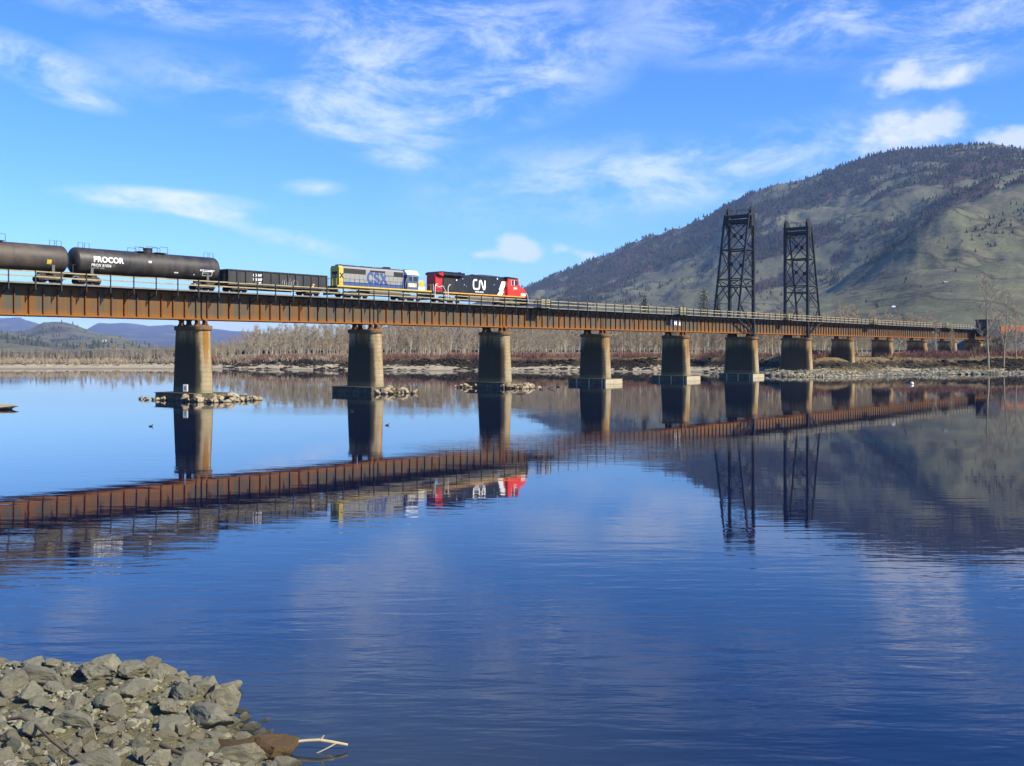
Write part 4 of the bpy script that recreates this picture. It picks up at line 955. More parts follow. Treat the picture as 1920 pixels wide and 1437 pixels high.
def mat_hill():
    m = NT('hillside'); pos = m.n('ShaderNodeNewGeometry').outputs['Position']
    at = m.n('ShaderNodeAttribute'); at.attribute_name = 'cover'; sx = m.n('ShaderNodeSeparateColor'); m.l(at.outputs['Color'], sx.inputs[0])
    n1 = m.noise(.006, 6, .65, vec=pos); n2 = m.noise(.05, 5, .7, vec=pos); n3 = m.noise(.012, 5, .6, sc=(2.2, .5, .4), rot=(0, 0, R(28)), vec=pos)
    g = m.mix(m.ramp(n1, .35, .68), (0.150, 0.150, 0.086), (0.094, 0.097, 0.064)); g = m.mix(m.ramp(n3, .52, .72, 0, .7), g, (0.19, 0.17, 0.105))
    g = m.mix(m.ramp(n2, .58, .72, 0, .6), g, (0.045, 0.045, 0.036))
    n4 = m.noise(.0045, 4, .55, sc=(2.6, .6, .5), rot=(0, 0, R(30)), loc=(5, 3, 0), vec=pos)
    g = m.mix(m.ramp(m.math('ABSOLUTE', m.math('SUBTRACT', n4, .5)), 0.0, .03, .75, 0.0), g, (0.050, 0.046, 0.036))
    fo = m.mix(m.ramp(n2, .38, .66), (0.080, 0.052, 0.046), (0.042, 0.037, 0.032))
    f = m.ramp(m.math('ADD', sx.outputs[0], m.math('MULTIPLY', m.math('SUBTRACT', n2, .5), .9)), .38, .80)
    return m.out(m.mix(f, g, fo), .95, 0, m.bump(m.math('ADD', m.math('MULTIPLY', n2, 6.0), m.math('MULTIPLY', n1, 20.0)), .5, 1.0), spec=.05)
HM = mat_hill()
ms = np.concatenate([np.linspace(-.35, .0, 30)[:-1], np.linspace(.0, .56, 330), np.linspace(.56, 1.3, 80)[1:]])
mY = np.concatenate([np.linspace(600, 1000, 24)[:-1], np.linspace(1000, 3600, 120), np.linspace(3600, 5200, 24)[1:]])
mount, mv = grid(ms, list(mY), mount_h, 'mountain', HM)
cov = np.array([forest(p[0], p[1], p[2]) for p in mv.reshape(-1, 3)], np.float32)
add_col(mount.data, 'cover', np.stack([cov, cov, cov], 1))
# brown hills up the valley and the blue range behind them
H1 = [(-1400, 560), (-700, 585), (-200, 602), (0, 617), (30, 624), (100, 640), (160, 634), (205, 626), (240, 636), (300, 652), (420, 655), (700, 657)]
H2 = [(-1400, 545), (-700, 570), (-250, 600), (0, 628), (55, 617), (80, 605), (108, 602), (135, 606), (165, 619), (205, 630), (250, 650), (330, 656), (700, 657)]
H3 = [(-1400, 555), (-700, 575), (-200, 598), (0, 595), (36, 594), (60, 603), (90, 611), (150, 625), (163, 618), (185, 604), (230, 605), (280, 610), (315, 609), (350, 613), (420, 618), (520, 628), (640, 640), (800, 652), (1000, 657)]
def ridge_h(prof, Y0, YR, amp, seed, sc):
    def f(s, Y):
        px = 960 + s * F; e = (HOR - lerp(px, prof)) / F; k = (Y - Y0) / (YR - Y0)
        k2 = max(0.0, k) ** .85 if k < 1 else 1.0
        h = CAM_Z - 6 + e * Y * k2 - (0 if k < 1 else (Y - YR) * .12)
        w = min(1, max(0, k) * 2) * min(1, e / .006)
        return h + w * amp * ((1 - abs(noise.noise(Vector((s * Y * sc, Y * sc * .5, seed)))) * 2) * .6 + fbm(s * Y * sc * 3, Y * sc * 2, seed, 4) * .6)
    return f
hs_ = np.linspace(-1.25, -.1, 260)
for nm, prof, Y0, YR, amp, seed, sc, rows in (('hills', H1, 1500, 2700, 9, 3, .004, 46), ('hills', H2, 2800, 4000, 10, 5, .003, 40), ('distant_mountains', H3, 7500, 12600, 30, 8, .0009, 40)):
    Ys = list(np.linspace(Y0, YR * 1.12, rows)); o, v = grid(hs_, Ys, ridge_h(prof, Y0, YR, amp, seed, sc), nm, HM)
    cv = np.array([max(0, min(1, (.42 if nm == 'hills' else .8) + .8 * fbm(p[0] * .004, p[1] * .003, seed, 4))) for p in v.reshape(-1, 3)], np.float32); add_col(o.data, 'cover', np.stack([cv] * 3, 1))
    if nm == 'hills':
        if seed == 3: hv1 = (v.reshape(-1, 3), cv)
        else: hv2 = (v.reshape(-1, 3), cv)

# ------------------------------------------------------------------ trees
def leaf_mat(name, a, b, rough=.9):
    m = NT(name); rnd = m.n('ShaderNodeObjectInfo').outputs['Random']; pos = m.n('ShaderNodeNewGeometry').outputs['Position']
    n = m.noise(.35, 4, .7, vec=pos); c = m.mix(m.ramp(n, .3, .7), a, b); c = m.mix(m.ramp(rnd, 0, 1, 0, .35, False), c, (a[0] * .6, a[1] * .6, a[2] * .6)); return m.out(c, rough, spec=.1)
M['conifer'] = leaf_mat('conifer_needles', (0.030, 0.042, 0.020), (0.055, 0.062, 0.028))
M['burnt'] = leaf_mat('scorched_conifers', (0.050, 0.038, 0.030), (0.034, 0.034, 0.026))
M['bark_pale'] = paint('bark_pale', (0.42, 0.37, 0.27), .9, (0.16, 0.13, 0.09), .5, 2.0, spec=.1)
M['bark_dark'] = paint('bark_dark', (0.10, 0.075, 0.05), .9, (0.05, 0.04, 0.03), .5, 2.0, spec=.1)
M['twig'] = leaf_mat('bare_twigs', (0.42, 0.345, 0.24), (0.31, 0.25, 0.18))
M['twig_ochre'] = leaf_mat('ochre_twigs', (0.38, 0.29, 0.15), (0.28, 0.21, 0.12))
M['red_twig'] = leaf_mat('red_twigs', (0.25, 0.125, 0.10), (0.17, 0.095, 0.07))
def far_conifer(seed, tiers=4, sides=6):
    """small conifer, 1 m tall, ragged stacked skirts"""
    r = random.Random(seed); vs = []; fs = []
    for k in range(tiers):
        z0 = .08 + .80 * k / tiers; z1 = min(1.0, z0 + .42 * (1 - .35 * k / tiers)); rad = .19 * (1 - k / (tiers + .6)); b = len(vs); a0 = r.uniform(0, 6.28)
        vs.append((r.uniform(-.01, .01), r.uniform(-.01, .01), z1))
        for i in range(sides):
            a = a0 + 6.283 * i / sides; q = rad * r.uniform(.6, 1.25); vs.append((q * math.cos(a), q * math.sin(a), z0 + r.uniform(-.04, .05)))
        for i in range(sides): fs.append((b, b + 1 + i, b + 1 + (i + 1) % sides))
    b = len(vs); vs += [(.015, 0, 0), (-.012, .012, 0), (-.012, -.012, 0), (0, 0, .25)]; fs += [(b, b + 1, b + 3), (b + 1, b + 2, b + 3), (b + 2, b, b + 3)]
    return np.array(vs, np.float32), np.array(fs, np.int32)
def scatter_mesh(name, items, protos, mat, kind='stuff', label=None, cat=None):
    """items: (x,y,z,scale,rot,proto,widen)"""
    V = []; Fc = []; n = 0
    for (x, y, z, s, rot, p, wd) in items:
        v, f = protos[p]; c, sn = math.cos(rot), math.sin(rot); q = np.empty_like(v)
        q[:, 0] = (v[:, 0] * c - v[:, 1] * sn) * s * wd + x; q[:, 1] = (v[:, 0] * sn + v[:, 1] * c) * s * wd + y; q[:, 2] = v[:, 2] * s + z
        V.append(q); Fc.append(f + n); n += len(v)
    return tag(link_mesh(name, fast_mesh(name, np.concatenate(V), np.concatenate(Fc), mat)), label, cat, None, kind)
scatter_mesh('bank_clods', cl_, [lump(k) for k in range(4)], paint('clod_soil', (0.018, 0.015, 0.011), .95, (0.09, 0.07, 0.045), .5, .6, False, spec=.1), label='dark clods and roots along the undercut edge of the far bank', cat='soil')
rg = random.Random(21)
cons = [far_conifer(k) for k in range(5)]
items = []; red = []
tries = 0
while len(items) + len(red) < 15000 and tries < 420000:
    tries += 1
    px = rg.uniform(930, 1990); Y = 900 + (3300) * rg.random() ** .8; s = (px - 960) / F
    if Y > lerp(px, RD) + 60: continue
    h = mount_h(s, Y)
    if h < 14: continue
    d = forest(s * Y, Y, h)
    if rg.random() > d ** 1.6 * .9: continue
    it = (s * Y, Y, h - .5, rg.choice((.5, .7, 1, 1)) * rg.uniform(6, 15) * min(1, .32 + (Y - 900) / 3000), rg.uniform(0, 6.28), rg.randrange(5), rg.uniform(1.3, 2.3))
    (red if (d > .45 and rg.random() < .5) else items).append(it)
items.sort(key=lambda i: i[1]); near_c = items[:180]; items = items[180:]
cm = [fast_mesh('hill_conifer', *cons[k], M['conifer']) for k in range(5)]
for (x, y, z, s, rot, p, wd) in near_c:
    o = link_mesh('hill_conifer', cm[p], None, (x, y, z), (0, 0, rot)); o.scale = (s * wd, s * wd, s)
    tag(o, 'small dark conifer standing alone on the lower grassy hillside', 'conifer', 'conifers dotted over the lower hillside')
scatter_mesh('hill_forest', items, cons, M['conifer'], label='dark green conifer forest on the upper mountainside', cat='forest')
scatter_mesh('scorched_forest', red, cons, M['burnt'], label='purplish brown scorched forest on the mountainside', cat='forest')
it2 = []
for (hv, cv), n_ in ((hv1, 900), (hv2, 900)):
    k = 0
    while k < n_:
        i = rg.randrange(len(hv))
        if rg.random() < cv[i] ** 1.5 and hv[i][2] > 8:
            x, y, z = hv[i]; it2.append((x + rg.uniform(-9, 9), y + rg.uniform(-12, 12), z - 2, rg.uniform(8, 15), rg.uniform(0, 6), rg.randrange(5), 1.4)); k += 1
scatter_mesh('valley_forest', it2, cons, M['conifer'], label='scattered dark trees over the brown hills up the valley', cat='forest')

def bare_tree(seed, H=12.0, spread=1.0, limbs=16, twigs=420, forked=False, droop=0.0, tw=.055):
    """trunk mesh with limbs, and a crown of fine twigs"""
    r = random.Random(seed); b = MB(); tv = []; tf = []
    lean = (r.uniform(-.05, .05), r.uniform(-.05, .05))
    def axis(z): return Vector((lean[0] * z + .12 * math.sin(z * .6 + seed), lean[1] * z + .12 * math.cos(z * .5 + seed), z))
    stems = [(axis, H, .016 * H)]
    b.tube([axis(H * k / 7) for k in range(8)], [.0135 * H * (1 - .13 * k) for k in range(8)], 6)
    ends = []
    if forked:
        p0 = axis(H * .3); ends_ = []
        for sg in (-1, 1):
            d = Vector((sg * .28, r.uniform(-.15, .15), 1)).normalized(); pts = [p0 + d * (H * .62 * k / 5) + Vector((sg * .05 * k, 0, 0)) for k in range(6)]; b.tube(pts, [.009 * H * (1 - .17 * k) for k in range(6)], 5); ends.append((pts[2], pts[-1]))
    for k in range(limbs):
        f = .22 + .74 * k / limbs; p = axis(H * f); a = r.uniform(0, 6.28); up = r.uniform(.55, 1.25)
        ln = H * (.34 * (1 - f) + .10) * spread * r.uniform(.75, 1.25); d = Vector((math.cos(a), math.sin(a), up)).normalized()
        pts = [p]; q = d.copy()
        for j in range(4):
            q = (q + Vector((r.uniform(-.15, .15), r.uniform(-.15, .15), .12 - droop))).normalized(); pts.append(pts[-1] + q * ln / 4)
        b.tube(pts, [.0048 * H * (1.05 - f * .6) * (1 - .2 * j) for j in range(5)], 4, cap=False); ends.append((pts[1], pts[-1])); ends.append((pts[2], pts[-1]))
    ends.append((axis(H * .8), axis(H)))
    for k in range(twigs):
        pa, pb = r.choice(ends); p = pa.lerp(pb, r.random()); d = Vector((r.gauss(0, .6), r.gauss(0, .6), r.uniform(.1, 1.3) - droop)).normalized(); ln = H * r.uniform(.05, .13)
        sd_ = d.cross(Vector((r.uniform(-1, 1), r.uniform(-1, 1), r.uniform(-1, 1)))).normalized() * tw * r.uniform(.6, 1.3)
        n = len(tv); mid = p + d * ln * .5 + Vector((r.uniform(-.1, .1), r.uniform(-.1, .1), 0)); tv += [p - sd_ * .5, p + sd_ * .5, mid + sd_ * .4, p + d * ln, mid - sd_ * .4]; tf += [(n, n + 1, n + 2), (n, n + 2, n + 4), (n + 4, n + 2, n + 3)]
    return b, np.array([tuple(v) for v in tv], np.float32), np.array(tf, np.int32)
def tree_thing(name, label, cat, trunk, crown, loc, rot, sc, group):
    t = thing(name, label, cat, loc, rot, group); t.scale = (sc[0], sc[0], sc[1])
    link_mesh('trunk', trunk, t); link_mesh('crown', crown, t); return t
bt = [bare_tree(k, 12, [.62, .8, .5, .9, .66, .72][k], 15, 520, k in (1, 3), 0, .042) for k in range(6)]
trm = [x[0].mesh('trunk', M['bark_pale']) for x in bt]; crm = [fast_mesh('crown', x[1], x[2], M['twig'] if k % 3 else M['twig_ochre']) for k, x in enumerate(bt)]
TREETOP = [(-300, 650), (0, 655), (330, 648), (400, 640), (440, 630), (480, 618), (520, 610), (560, 606), (620, 611), (680, 610), (720, 606), (900, 607), (1100, 603), (1300, 600), (1420, 598), (1500, 592), (1600, 585), (1680, 590), (1760, 600), (1850, 615), (2000, 620)]
def tree_height(px, Y): return (HOR - lerp(px, TREETOP)) / F * Y + CAM_Z - lerp(px, TOPZ)
GRP_T = 'bare poplars along the far bank'
rt = random.Random(8); k = 0
def far_from_bridge(X, Y, lim=9):
    rx, ry = X - PX0, Y - PY0; return abs(rx * NX + ry * NY) > lim or rx * UX + ry * UY < 0
while k < 190:
    px = rt.uniform(395, 1800); s = (px - 960) / F; Y = lerp(px, SHORE) + lerp(px, BW) + 4 + 26 * rt.random()
    X = s * Y
    if not far_from_bridge(X, Y) or px > 1500 and rt.random() < .6: continue
    hh = tree_height(px, Y) * rt.uniform(.62, 1.04); q = hh / 12
    v = rt.randrange(6)
    tree_thing('bare_poplar', 'pale trunked leafless poplar in the front row of the wood on the far bank', 'tree', trm[v], crm[v], (X, Y, land_h(s, Y) - .2), rt.uniform(0, 6.28), (q * rt.uniform(.9, 1.2), q), GRP_T); k += 1
# the depth of the wood behind them, one mass
pr = []
for b_, v, f in bt:
    me = b_.mesh('tmp', M['bark_pale']); bm = bmesh.new(); bm.from_mesh(me); bmesh.ops.triangulate(bm, faces=bm.faces); 
    tv = np.array([tuple(x.co) for x in bm.verts], np.float32); tf = np.array([[x.index for x in fc.verts] for fc in bm.faces], np.int32); bm.free(); bpy.data.meshes.remove(me)
    pr.append((v, f)); pr.append((tv, tf))
cr_it, tr_it = [], []
n = 0
while n < 1150:
    px = rt.uniform(-60, 1820); s = (px - 960) / F
    if px < 395 and rt.random() < .35: continue
    Y = lerp(px, SHORE) + lerp(px, BW) + (28 if px > 395 else 6) + 110 * rt.random() ** 1.3; X = s * Y
    if not far_from_bridge(X, Y, 12): continue
    hh = tree_height(px, Y) * rt.uniform(.6, 1.06) * (1 + .22 * fbm(X * .05, Y * .05, 40, 3))
    if px < 395: hh = max(hh, 2.0) * rt.uniform(.7, 1.1)
    z = land_h(s, Y) - .2
    if z > 7: continue
    v = rt.randrange(6); rot = rt.uniform(0, 6.28); wd = rt.uniform(.85, 1.25) * (1.5 if px < 395 else 1)
    cr_it.append((X, Y, z, hh / 12, rot, 2 * v, wd)); tr_it.append((X, Y, z, hh / 12, rot, 2 * v + 1, wd)); n += 1
scatter_mesh('bare_wood', cr_it, pr, M['twig'], label='brown mass of leafless twigs of the wood behind the far bank', cat='wood')
scatter_mesh('bare_trunks', tr_it, pr, M['bark_pale'], label='dense pale trunks deep in the leafless wood on the far bank', cat='wood')
# shrubs: blades growing in clumps
def blades(name, n, fpx, fq, hmin, hmax, w, mat, seed, label, cat, cl=.5):
    r = random.Random(seed); V = []; Fc = []; k = 0
    while k < n:
        px = fpx(r); s = (px - 960) / F; Y = lerp(px, SHORE) + lerp(px, BW) + fq(r); X = s * Y
        c = fbm(X * .10, Y * .10, seed, 3)
        if c < r.uniform(-.6, cl): continue
        z = land_h(s, Y) - .1
        if z > 12.6 or not far_from_bridge(X, Y, 3): continue
        for _ in range(3):
            h = r.uniform(hmin, hmax) * (1 + .6 * c); a = r.uniform(0, 6.28); lx_, ly_ = math.cos(a) * w, math.sin(a) * w; tx, ty = r.gauss(0, .3) * h, r.gauss(0, .3) * h
            b = len(V); V += [(X - lx_, Y - ly_, z), (X + lx_, Y + ly_, z), (X + tx * .5 + lx_, Y + ty * .5 + ly_, z + h * .6), (X + tx, Y + ty, z + h)]; Fc += [(b, b + 1, b + 2), (b, b + 2, b + 3)]
            k += 1
    return tag(link_mesh(name, fast_mesh(name, V, Fc, mat)), label, cat, None, 'stuff')
blades('red_shrubs', 26000, lambda r: r.uniform(380, 1990), lambda r: r.uniform(-3, 9), .7, 2.0, .035, M['red_twig'], 5, 'band of red stemmed shrubs along the foot of the far wood', 'shrubs')
blades('bank_brush', 12000, lambda r: r.uniform(-100, 700), lambda r: r.uniform(-5, 10), .5, 1.9, .06, M['twig'], 15, 'grey brown brush along the top of the far sandy bank', 'shrubs')
blades('embankment_brush', 15000, lambda r: r.uniform(1790, 1995), lambda r: r.uniform(10, 80), .4, 1.6, .05, M['twig'], 35, 'grey brush over the embankment slope at the right end of the bridge', 'shrubs', .9)
blades('dark_brush', 6000, lambda r: r.uniform(1826, 1882), lambda r: r.uniform(4, 75), .8, 2.6, .08, M['bark_dark'], 45, 'dark scrub round the foot of the shed at the end of the bridge', 'shrubs', .9)
blades('dry_grass', 9000, lambda r: r.uniform(1380, 1990), lambda r: r.uniform(-24, 2), .2, .7, .05, M['twig_ochre'], 25, 'dry ochre grass on the stony bank under the bridge', 'grass')

# leafy conifers near the banks, with real limbs and needle clumps
def pine(seed, H, rad, n, low=.15, pw=.8, sz=.5):
    r = random.Random(seed); b = MB(); b.tube([(r.uniform(-.05, .05) * k, r.uniform(-.05, .05) * k, H * k / 6) for k in range(7)], [.018 * H * (1 - .15 * k) for k in range(7)], 6)
    V = []; Fc = []
    nl = int(H * 3)
    for k in range(nl):
        f = low + (1 - low) * k / nl; a = k * 2.4 + r.uniform(-.4, .4); L = rad * ((1 - f) ** pw + .06) * r.uniform(.65, 1.15); d = Vector((math.cos(a), math.sin(a), r.uniform(-.1, .35))); p = Vector((0, 0, H * f * .97))
        b.tube([p, p + d * L], [.02 + .004 * H * (1 - f), .012], 4, cap=False)
        for j in range(int(n * (L / rad + .15))):
            q = p + d * L * r.uniform(.25, 1.02) + Vector((r.gauss(0, .16), r.gauss(0, .16), r.gauss(0, .13))) * rad * .9
            e1 = Vector((r.gauss(0, 1), r.gauss(0, 1), r.gauss(0, .6))).normalized() * sz * r.uniform(.5, 1.1); e2 = e1.cross(Vector((r.gauss(0, 1), r.gauss(0, 1), r.gauss(0, 1)))).normalized() * sz * .4
            i = len(V); V += [q - e1 * .5, q + e2 * .5, q + e1 * .5, q - e2 * .5]; Fc += [(i, i + 1, i + 2), (i, i + 2, i + 3)]
    return b.mesh('trunk', M['bark_dark']), fast_mesh('crown', [tuple(v) for v in V], Fc, M['conifer'])
def place(px, Y, z=None):
    s = (px - 960) / F; return (s * Y, Y, (land_h(s, Y) if z is None else z) - .1)
GRP_P = 'dark pines rising behind the bridge'
for px, Y, top, rd, lab, sd_ in ((1209, 430, 553, 3.1, 'rounded dark green pine rising behind the bridge, leftmost of three', 31), (1319, 420, 540, 4.6, 'broad dark green pine, tallest one behind the bridge left of the first tower', 32), (1345, 440, 548, 3.0, 'narrow dark pine just behind the left legs of the first tower', 33)):
    p = place(px, Y); H = (HOR - top) / F * Y + CAM_Z - p[2]
    tr, cr = pine(sd_, H, rd, 26, .35, .55, .75); tree_thing('pine_tree', lab, 'pine tree', tr, cr, p, 0, (1, 1), GRP_P)
lp = [pine(40 + k, 8, 1.25, 20, .1, .9, .42) for k in range(3)]
for k, (px, top, lab) in enumerate(((68, 653, 'slim dark conifer on the far left shore, second group from the left'), (84, 655, 'dark conifer on the left shore with a twin close on its right'), (92, 657, 'dark conifer on the left shore, right twin of a close pair'), (104, 661, 'short dark conifer right of the close pair on the left shore'),
        (122, 655, 'lone dark conifer between two groups on the left shore'), (153, 654, 'tall dark conifer, left one of a group of three on the left shore'), (161, 658, 'dark conifer in the middle of a group of three on the left shore'), (170, 656, 'dark conifer at the right end of a group of three on the left shore'),
        (4, 652, 'dark bushy conifer at the left edge of the far shore'), (20, 655, 'dark bushy conifer second from the left edge of the far shore'))):
    Y = 372; p = place(px, Y); H = (HOR - top) / F * Y + CAM_Z - p[2]; tr, cr = lp[k % 3]
    tree_thing('conifer', lab, 'conifer', tr, cr, p, k * 1.3, (H / 8 * 1.1, H / 8), 'conifers on the left shore')
M['bark_grey'] = paint('bark_grey', (0.27, 0.235, 0.165), .9, (0.12, 0.10, 0.07), .5, 2.0, spec=.1)
# bare cottonwoods at the right
for px, Y, top, lab, sd_, sp in ((1853, 276, 520, 'tall leafless cottonwood with a long pale trunk in front of the dark shed', 51, .75), (1881, 284, 548, 'smaller leafless cottonwood beside the orange container', 52, .95), (1905, 292, 575, 'forked leafless cottonwood near the right edge, in front of the orange container', 53, .9)):
    p = place(px, Y); H = (HOR - top) / F * Y + CAM_Z - p[2]; b_, v, f = bare_tree(sd_, H, sp, 20, 520, sd_ != 51, 0, .05)
    tree_thing('cottonwood', lab, 'tree', b_.mesh('trunk', M['bark_grey']), fast_mesh('crown', v, f, M['twig']), p, 0, (1, 1), 'bare cottonwoods at the right end of the bridge')
# ------------------------------------------------------------------ things at the far end of the bridge
def at(px, Y, z=None): s = (px - 960) / F; return Vector((s * Y, Y, land_h(s, Y) if z is None else z))
p = at(1852, 352, 12.2); t = thing('shed', 'dark boxy shed on the embankment where the bridge ends', 'shed', p, R(28))
MB().box(-2.9, 2.9, -2.4, 2.4, -1.5, 3.9).build('wall', M['dark_shed'], t)
b = MB(); b.box(-3.1, 3.1, -2.6, 2.6, 3.9, 4.15); b.box(-3.0, 3.0, -2.5, 2.5, 4.15, 4.3); b.build('roof', M['dark_shed'], t)
MB().box(-.5, .5, -2.44, -2.403, -1.5, .9).build('door', M['grille'], t); MB().box(1.2, 2.1, -2.44, -2.403, .6, 1.6).build('window', M['glass'], t)
p = at(1897, 372, 11.9); t = thing('freight_container', 'long orange freight container beyond the bare trees at the right edge', 'container', p, R(6))
b = MB(); b.box(-4.7, 4.7, -1.25, 1.25, .25, 2.75)
for k in range(44): x = -4.6 + k * 9.2 / 43; b.box(x - .05, x + .05, -1.29, -1.253, .4, 2.6)
b.build('body', M['orange_box'], t)
b = MB()
for x in (-4.72, 4.72):
    for y in (-1.27, 1.27): b.box(x - .09, x + .09, y - .09, y + .09, .1, 2.85)
for z in (.2, 2.8): b.box(-4.63, 4.63, -1.33, -1.19, z - .09, z + .09); b.box(-4.63, 4.63, 1.19, 1.33, z - .09, z + .09)
b.build('frame', M['orange_box'], t); MB().box(-1.9, -1.5, -1.32, -1.292, .3, 1.0).build('placard', M['loco_black'], t)
b = MB(); b.box(-3.6, -2.4, -1, 1, -.6, .1); b.box(2.4, 3.6, -1, 1, -.6, .1); b.build('support', M['truck_steel'], t)
p = at(1821, 365, 12.3); t = thing('pickup_truck', 'tiny pale blue vehicle parked on the embankment beside the end of the bridge', 'vehicle', p, R(15))
M['pale_blue'] = paint('pale_blue', (.42, .5, .75), .4)
b = MB(); b.prism_y([(-1.9, .4), (1.9, .4), (1.9, .95), (1.2, 1.05), (.7, 1.7), (-.5, 1.75), (-.7, 1.1), (-1.9, 1.05)], -.85, .85); b.build('body', M['pale_blue'], t)
b = MB(); b.prism_y([(-.4, 1.15), (.95, 1.15), (.62, 1.6), (-.38, 1.62)], -.875, -.852); b.build('window', M['glass'], t)
for x in (-1.2, 1.2):
    for y in (-.8, .8): MB().cyl((x, y, .35), (0, 1, 0), .35, .2, 12).build('wheel', M['loco_black'], t)
p = at(1675, 420); t = thing('street_lamp', 'street lamp with a bright white head above the bare trees behind the bridge', 'street lamp', p)
zl = (HOR - 575) / F * 420 + CAM_Z - p.z
MB().tube([(0, 0, 0), (0, 0, zl * .6), (0, 0, zl)], [.11, .09, .05], 8).build('pole', M['fuel_grey'], t)
b = MB(); b.prism_y([(-.85, zl), (-.6, zl - .3), (.6, zl - .3), (.85, zl), (.5, zl + .3), (-.5, zl + .3)], -.4, .4); b.build('lamp_head', M['white_paint'], t)
def small_house(px, Y, w, d, h, label, col='white_paint', hf=mount_h, roof='grey_paint', rz=.3):
    s = (px - 960) / F; z = hf(s, Y); t = thing('house', label, 'house', (s * Y, Y, z - 1.0), rz)
    MB().box(-w / 2, w / 2, -d / 2, d / 2, 0, h).build('wall', M[col], t)
    MB().prism_x([(-d / 2 - .4, h), (d / 2 + .4, h), (0, h + d * .35)], -w / 2 - .4, w / 2 + .4).build('roof', M[roof], t)
    for k in (-.25, .25): MB().box(w * k - .6, w * k + .6, -d / 2 - .05, -d / 2 - .003, h * .4, h * .75).build('window', M['glass'], t)
small_house(1583, 1700, 9, 7, 4, 'small white house alone on the grassy slope right of the towers')
small_house(1772, 1040, 4, 3.5, 2, 'small pale hut low on the grassy slope above the right end of the bridge', 'grey_paint')
s_ = (1089 - 960) / F; Y_ = lerp(1089, RD) - 20; z_ = mount_h(s_, Y_)
t = thing('ridge_mast', 'white relay hut with a short mast on the skyline of the left mountain slope', 'relay mast', (s_ * Y_, Y_, z_ - 1))
MB().box(-7, 7, -4, 4, 0, 6).build('hut', M['white_paint'], t); b = MB(); b.box(3, 4.5, -.7, .7, 6, 19); b.box(-5, -3.8, -.6, .6, 6, 14); b.cyl((3.7, 0, 17), (0, 1, 0), 2.4, 1, 12); b.build('mast', M['white_paint'], t)
ph = ridge_h(H1, 1500, 2700, 9, 3, .004)
for px, Y, lab in ((119, 2100, 'white house among dark conifers on the far left shore'), (146, 2150, 'pale house right of the lone conifer on the left shore'), (196, 2300, 'pale house high on the brown hill up the valley')):
    small_house(px, Y, 7, 6, 3.5, lab, 'white_paint', ph, 'grey_paint', .1)

# ------------------------------------------------------------------ rocks
def rock_mesh(seed, sub=3, flat=1.0, cuts=9, rough=.05, mat='rock'):
    r = random.Random(seed); bm = bmesh.new(); bmesh.ops.create_icosphere(bm, subdivisions=sub, radius=1.0)
    for v in bm.verts: v.co *= 1.35
    for k in range(cuts + 6):
        n = Vector((r.gauss(0, 1), r.gauss(0, 1), r.gauss(0, 1) * .8)).normalized(); d = r.uniform(.58, .95)
        for v in bm.verts:
            q = v.co.dot(n) - d
            if q > 0: v.co -= n * q
    o = Vector((seed * 3.1, seed * 1.7, 0))
    for v in bm.verts:
        n = v.co.normalized(); v.co += n * (rough * noise.fractal(v.co * 2.2 + o, .8, 2.1, 3) + rough * .55 * noise.noise(v.co * 7 + o)); v.co.z *= flat
    me = bpy.data.meshes.new('rock'); bm.to_mesh(me); bm.free(); me.materials.append(M[mat]); return me
rocks = [rock_mesh(k, 4, .66 + .04 * (k % 5), 9, .09) for k in range(14)]
rub = [rock_mesh(60 + k, 3, .8, 8, .05, 'rubble') for k in range(7)]
# near shore: signed distance from the water line
WL = [(-40, 21.0), (-14, 20.3), (-9, 20.1), (-7.2, 20.0), (-6.0, 19.8), (-5.1, 19.1), (-4.55, 18.3), (-4.1, 17.2), (-3.75, 16.3), (-3.35, 15.6), (-2.9, 14.9), (-2.2, 13.9), (-1.0, 12.4), (1.0, 10.5), (4.0, 8.5), (10, 6.5), (40, 4)]
def sdist(x, y):
    best = 1e9; sgn = 1
    for (x0, y0), (x1, y1) in zip(WL[:-1], WL[1:]):
        dx_, dy_ = x1 - x0, y1 - y0; k = max(0, min(1, ((x - x0) * dx_ + (y - y0) * dy_) / (dx_ * dx_ + dy_ * dy_))); ex, ey = x - x0 - k * dx_, y - y0 - k * dy_
        d = math.hypot(ex, ey)
        if d < best: best = d; sgn = 1 if dx_ * ey - dy_ * ex < 0 else -1
    return best * sgn
def near_h(x, y):
    d = sdist(x, y); n = fbm(x * .5, y * .5, 2, 4)
    h = -.9 + 1.28 * max(0, min(1, (d + 1.4) / 2.6)) if d < 1.2 else .38 + .05 * (d - 1.2) + max(0, d - 5.5) * .33
    return h + (.10 * n + .035 * fbm(x * 3, y * 3, 5, 3)) * min(1, max(.25, d))
def mat_mud():
    m = NT('muddy_gravel'); pos = m.n('ShaderNodeNewGeometry').outputs['Position']; sx = m.n('ShaderNodeSeparateXYZ'); m.l(pos, sx.inputs[0])
    n1 = m.noise(1.1, 5, .65, vec=pos); n2 = m.noise(9, 6, .75, vec=pos); n3 = m.noise(40, 4, .7, vec=pos)
    v = m.n('ShaderNodeTexVoronoi'); m.l(pos, v.inputs['Vector']); v.inputs['Scale'].default_value = 16
    c = m.mix(m.ramp(n1, .35, .7), (0.145, 0.125, 0.062), (0.105, 0.10, 0.060)); c = m.mix(m.ramp(n2, .5, .72, 0, .8), c, (0.225, 0.21, 0.13)); c = m.mix(m.ramp(n3, .55, .8, 0, .5), c, (0.05, 0.045, 0.03))
    c = m.mix(m.ramp(sx.outputs[2], -.05, .22, .8, 0), c, (0.055, 0.048, 0.03))
    h = m.math('ADD', m.math('MULTIPLY', n2, .6), m.math('ADD', m.math('MULTIPLY', n3, .3), m.math('MULTIPLY', v.outputs[0], .5)))
    return m.out(c, .92, 0, m.bump(h, .9, .05), spec=.15)
